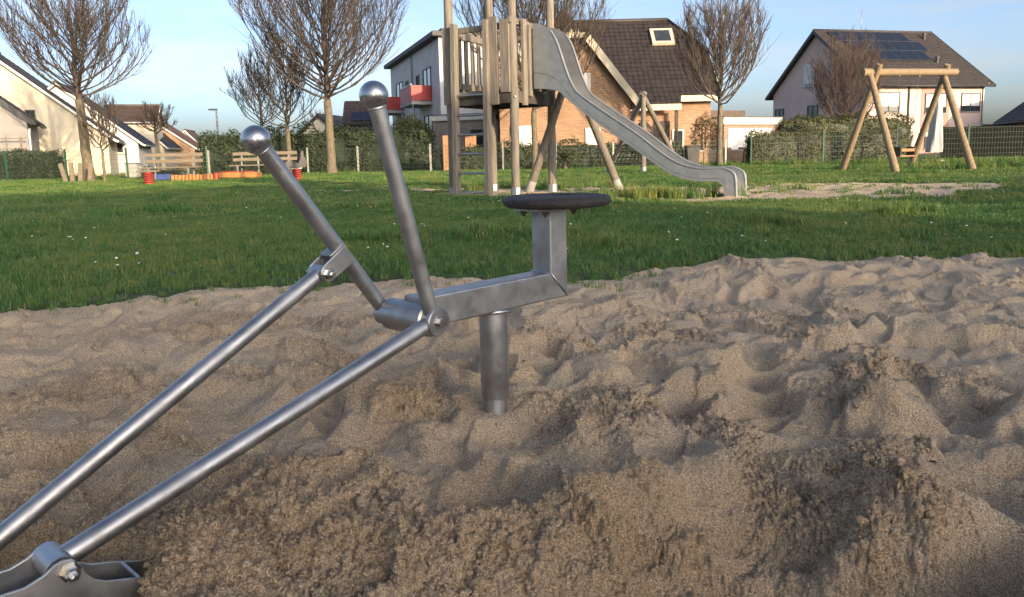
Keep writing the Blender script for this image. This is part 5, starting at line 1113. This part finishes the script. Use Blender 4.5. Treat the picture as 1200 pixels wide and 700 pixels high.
bush('shrub', 'dark evergreen shrub between the garage and the tall hedge', dp(931, 180, 38), .9, .8, .95, 'dark_leaf', 4000, .08, 23)
def palm():
    c = dp(662, 190, 29); r = thing('palm', 'small fan palm growing at the brick house hedge', 'palm', (c.x, c.y, 0)); q = random.Random(3); mb = MB(); mb.tube([(0, 0, -.1), (0, 0, .45)], [.10, .07], 8); mb.build('trunk', 'bark', r)
    for i in range(22):
        az = q.uniform(0, 2*pi); el = q.uniform(.0, 1.2); L_ = q.uniform(.55, .95); mb = MB(); d = Vector((cos(az), sin(az), 0)); s = Vector((-sin(az), cos(az), 0)); vs = []; fs = []
        for j in range(6):
            t = j/5; p = Vector((0, 0, .42))+d*L_*t*cos(el*.6)+Vector((0, 0, L_*(t*sin(el)-.55*t*t))); w_ = .075*sin(pi*(t*.85+.12)); vs += [p-s*w_, p+s*w_+Vector((0, 0, .0))]
        for j in range(5): fs.append((2*j, 2*j+1, 2*j+3, 2*j+2))
        mb.add(vs, fs); mb.build('frond', 'palm_leaf', r)
palm()
print('hedges', round(time.time()-T0, 1))

# ------------------------------------------------------------------ bare trees
def tree(label, base, top, rx, zc, rzv, rt, limbs, seed, m='twig', twn=9, lean=0.0, name='bare_tree', spread=1.0, r_l=.034, sub=8, skew=0.0):
    """base: ground point, top: height where the limbs begin, crown ellipsoid half-width rx, centre height zc, half-height rzv"""
    q = random.Random(seed); r = thing(name, label, 'tree', (base.x, base.y, 0)); mb = MB(); k = 10; tp = Vector((lean, 0, top))
    ax = [Vector((lean*(i/k)+q.uniform(-.012, .012), q.uniform(-.012, .012), top*i/k-(.15 if i == 0 else 0))) for i in range(k+1)]
    mb.tube(ax, [rt*(1.35 if i == 0 else 1.1 if i == 1 else 1-.22*i/k) for i in range(k+1)], 14); mb.build('trunk', 'bark', r)
    cr = MB(); V = []; Q = []
    def strip(pts, r0, r1, n=3):
        b_ = len(V); kk = len(pts); t0 = (pts[-1]-pts[0]); a, c = frame_of(t0 if t0.length > 1e-6 else (0, 0, 1))
        for i, p in enumerate(pts):
            rr = r0+(r1-r0)*i/(kk-1)
            for j in range(n): th = 2*pi*j/n; V.append(tuple(p+(a*cos(th)+c*sin(th))*rr))
        for i in range(kk-1):
            for j in range(n): Q.append((b_+i*n+j, b_+i*n+(j+1) % n, b_+(i+1)*n+(j+1) % n, b_+(i+1)*n+j))
    ctop = zc+rzv; ld = [tp.lerp(Vector((lean*1.2, 0, ctop-.15)), i/8)+Vector((q.uniform(-.06, .06), q.uniform(-.06, .06), 0))*(i > 0) for i in range(9)]; strip(ld, rt*.62, .012, 6)
    def grow(p0, tan, L_, rad, lvl):
        seg = 5 if lvl < 2 else 3; pts = [p0]; d = tan.normalized()
        for i in range(seg):
            d = (d+Vector((q.gauss(0, .09), q.gauss(0, .09), .17*(1.3 if lvl else .6)))).normalized(); pts.append(pts[-1]+d*L_/seg)
        strip(pts, rad, rad*.45 if lvl < 2 else .004, 3); return pts
    def inside(p): return ((p.x-lean*1.2)/rx)**2+(p.y/rx)**2+((p.z-zc)/rzv)**2
    limbs = int(limbs*1.35)
    for li in range(limbs):
        az = 2*pi*(li*.618+q.uniform(-.04, .04)); f = li/limbs; hs_ = top+(ctop-top)*(.02+.50*f**1.5)+q.uniform(-.1, .1); p0 = Vector((lean*(1+.2*f), 0, hs_))
        if hs_ > ctop-.6: continue
        el = radians(q.uniform(2, 30)+38*f)/spread; d0 = Vector((cos(az)*cos(el), sin(az)*cos(el), sin(el)))
        # end on the ellipsoid
        te = radians(q.uniform(-14, 26)+52*f); e = Vector((lean*1.2+rx*cos(az)*cos(te), rx*sin(az)*cos(te), zc+rzv*sin(te)))*1.0
        L_ = (e-p0).length; c1 = p0+d0*L_*.5; n = 8; pts = []
        for i in range(n+1): t = i/n; pts.append(p0*(1-t)**2+c1*2*t*(1-t)+e*t*t+Vector((q.gauss(0, .018), q.gauss(0, .018), q.gauss(0, .018)))*(0 < i))
        rl = 1.1*r_l*(1.15-.5*f)*q.uniform(.8, 1.2); strip(pts, rl, .010, 5)
        for j in range(twn):
            t = .22+.76*(j+q.random())/twn; i = min(int(t*n), n-1); p = pts[i].lerp(pts[i+1], t*n-i); tan = (pts[i+1]-pts[i]).normalized(); sd = tan.cross(Vector((q.gauss(0, 1), q.gauss(0, 1), q.gauss(0, 1)))).normalized(); d = (tan+sd*q.uniform(.5, .95)+Vector((0, 0, .28)))
            l2 = L_*q.uniform(.24, .46)*(1-.35*t); tw = grow(p, d, l2, .0125, 1)
            while inside(tw[-1]) > 1.25 and l2 > .25: l2 *= .6; tw = tw[:-1] if len(tw) > 2 else tw; break
            for s_ in range(sub):
                i = q.randint(1, len(tw)-2) if len(tw) > 3 else 1; p = tw[i]; tn = (tw[i]-tw[i-1]).normalized(); sd = tn.cross(Vector((q.gauss(0, 1), q.gauss(0, 1), q.gauss(0, 1)))).normalized(); grow(p, tn+sd*q.uniform(.4, .9)+Vector((0, 0, .25)), l2*q.uniform(.35, .75), .0072, 2)
    np_mesh('crown', np.array(V), np.array(Q), m, True, r); return r
def tree_px(label, px, d, top_py, x0, x1, ytop, ybot, rt, limbs, seed, **k):
    b_ = dp(px, 200, d); zt = dp(px, top_py, d).z; xa, xb = dp(x0, 100, d).x, dp(x1, 100, d).x; z1, z0 = dp(px, ytop, d).z, dp(px, ybot, d).z
    return tree(label, Vector((b_.x, d, 0)), zt, (xb-xa)/2, (z0+z1)/2, (z1-z0)/2, rt, limbs, seed, **k)
tree_px('tall bare tree with fanned crown and mossy trunk before the cream houses', 104, 30, 117, 12, 178, -32, 128, .20, 34, 1, lean=-.10, twn=10)
tree_px('largest bare tree with wide fanned crown and mossy trunk by the ivy hedge', 389, 32, 118, 280, 478, -72, 122, .20, 44, 2, lean=-.02, twn=11, r_l=.04)
tree_px('slimmer bare tree standing behind the second bench', 340, 34.2, 151, 292, 384, 36, 160, .12, 22, 3, twn=8, r_l=.026)
tree_px('grey bare tree rising beyond the ivy hedge', 310, 45, 150, 272, 350, 55, 165, .15, 20, 4, m='twig_grey', twn=8, r_l=.03)
tree_px('bare tree behind the wooden tower with crown above the brick house', 627, 29, 130, 548, 722, -55, 95, .13, 36, 5, twn=10, r_l=.034)
tree_px('bare tree in front of the brick house corner and garage', 843, 28.5, 124, 803, 905, -18, 130, .115, 34, 6, m='twig_grey', twn=9, r_l=.026)
tree_px('dense red-grey bare tree in front of the pink house', 988, 46, 152, 948, 1032, 38, 168, .18, 46, 7, m='twig_red', twn=10, r_l=.035, sub=5)
tree_px('small red-brown bare tree over the distant roofs', 186, 50, 158, 160, 212, 118, 172, .12, 18, 8, m='twig_red', twn=8, r_l=.03)
tree_px('young bare tree next to the tall mossy-trunked tree', 122, 29.0, 178, 104, 148, 105, 190, .055, 14, 9, twn=7, r_l=.02)
tree_px('faint distant bare tree beside the small cream gabled house', 374, 80, 155, 360, 392, 126, 168, .15, 14, 10, m='twig_red', twn=7, r_l=.04)
print('all', round(time.time()-T0, 1))
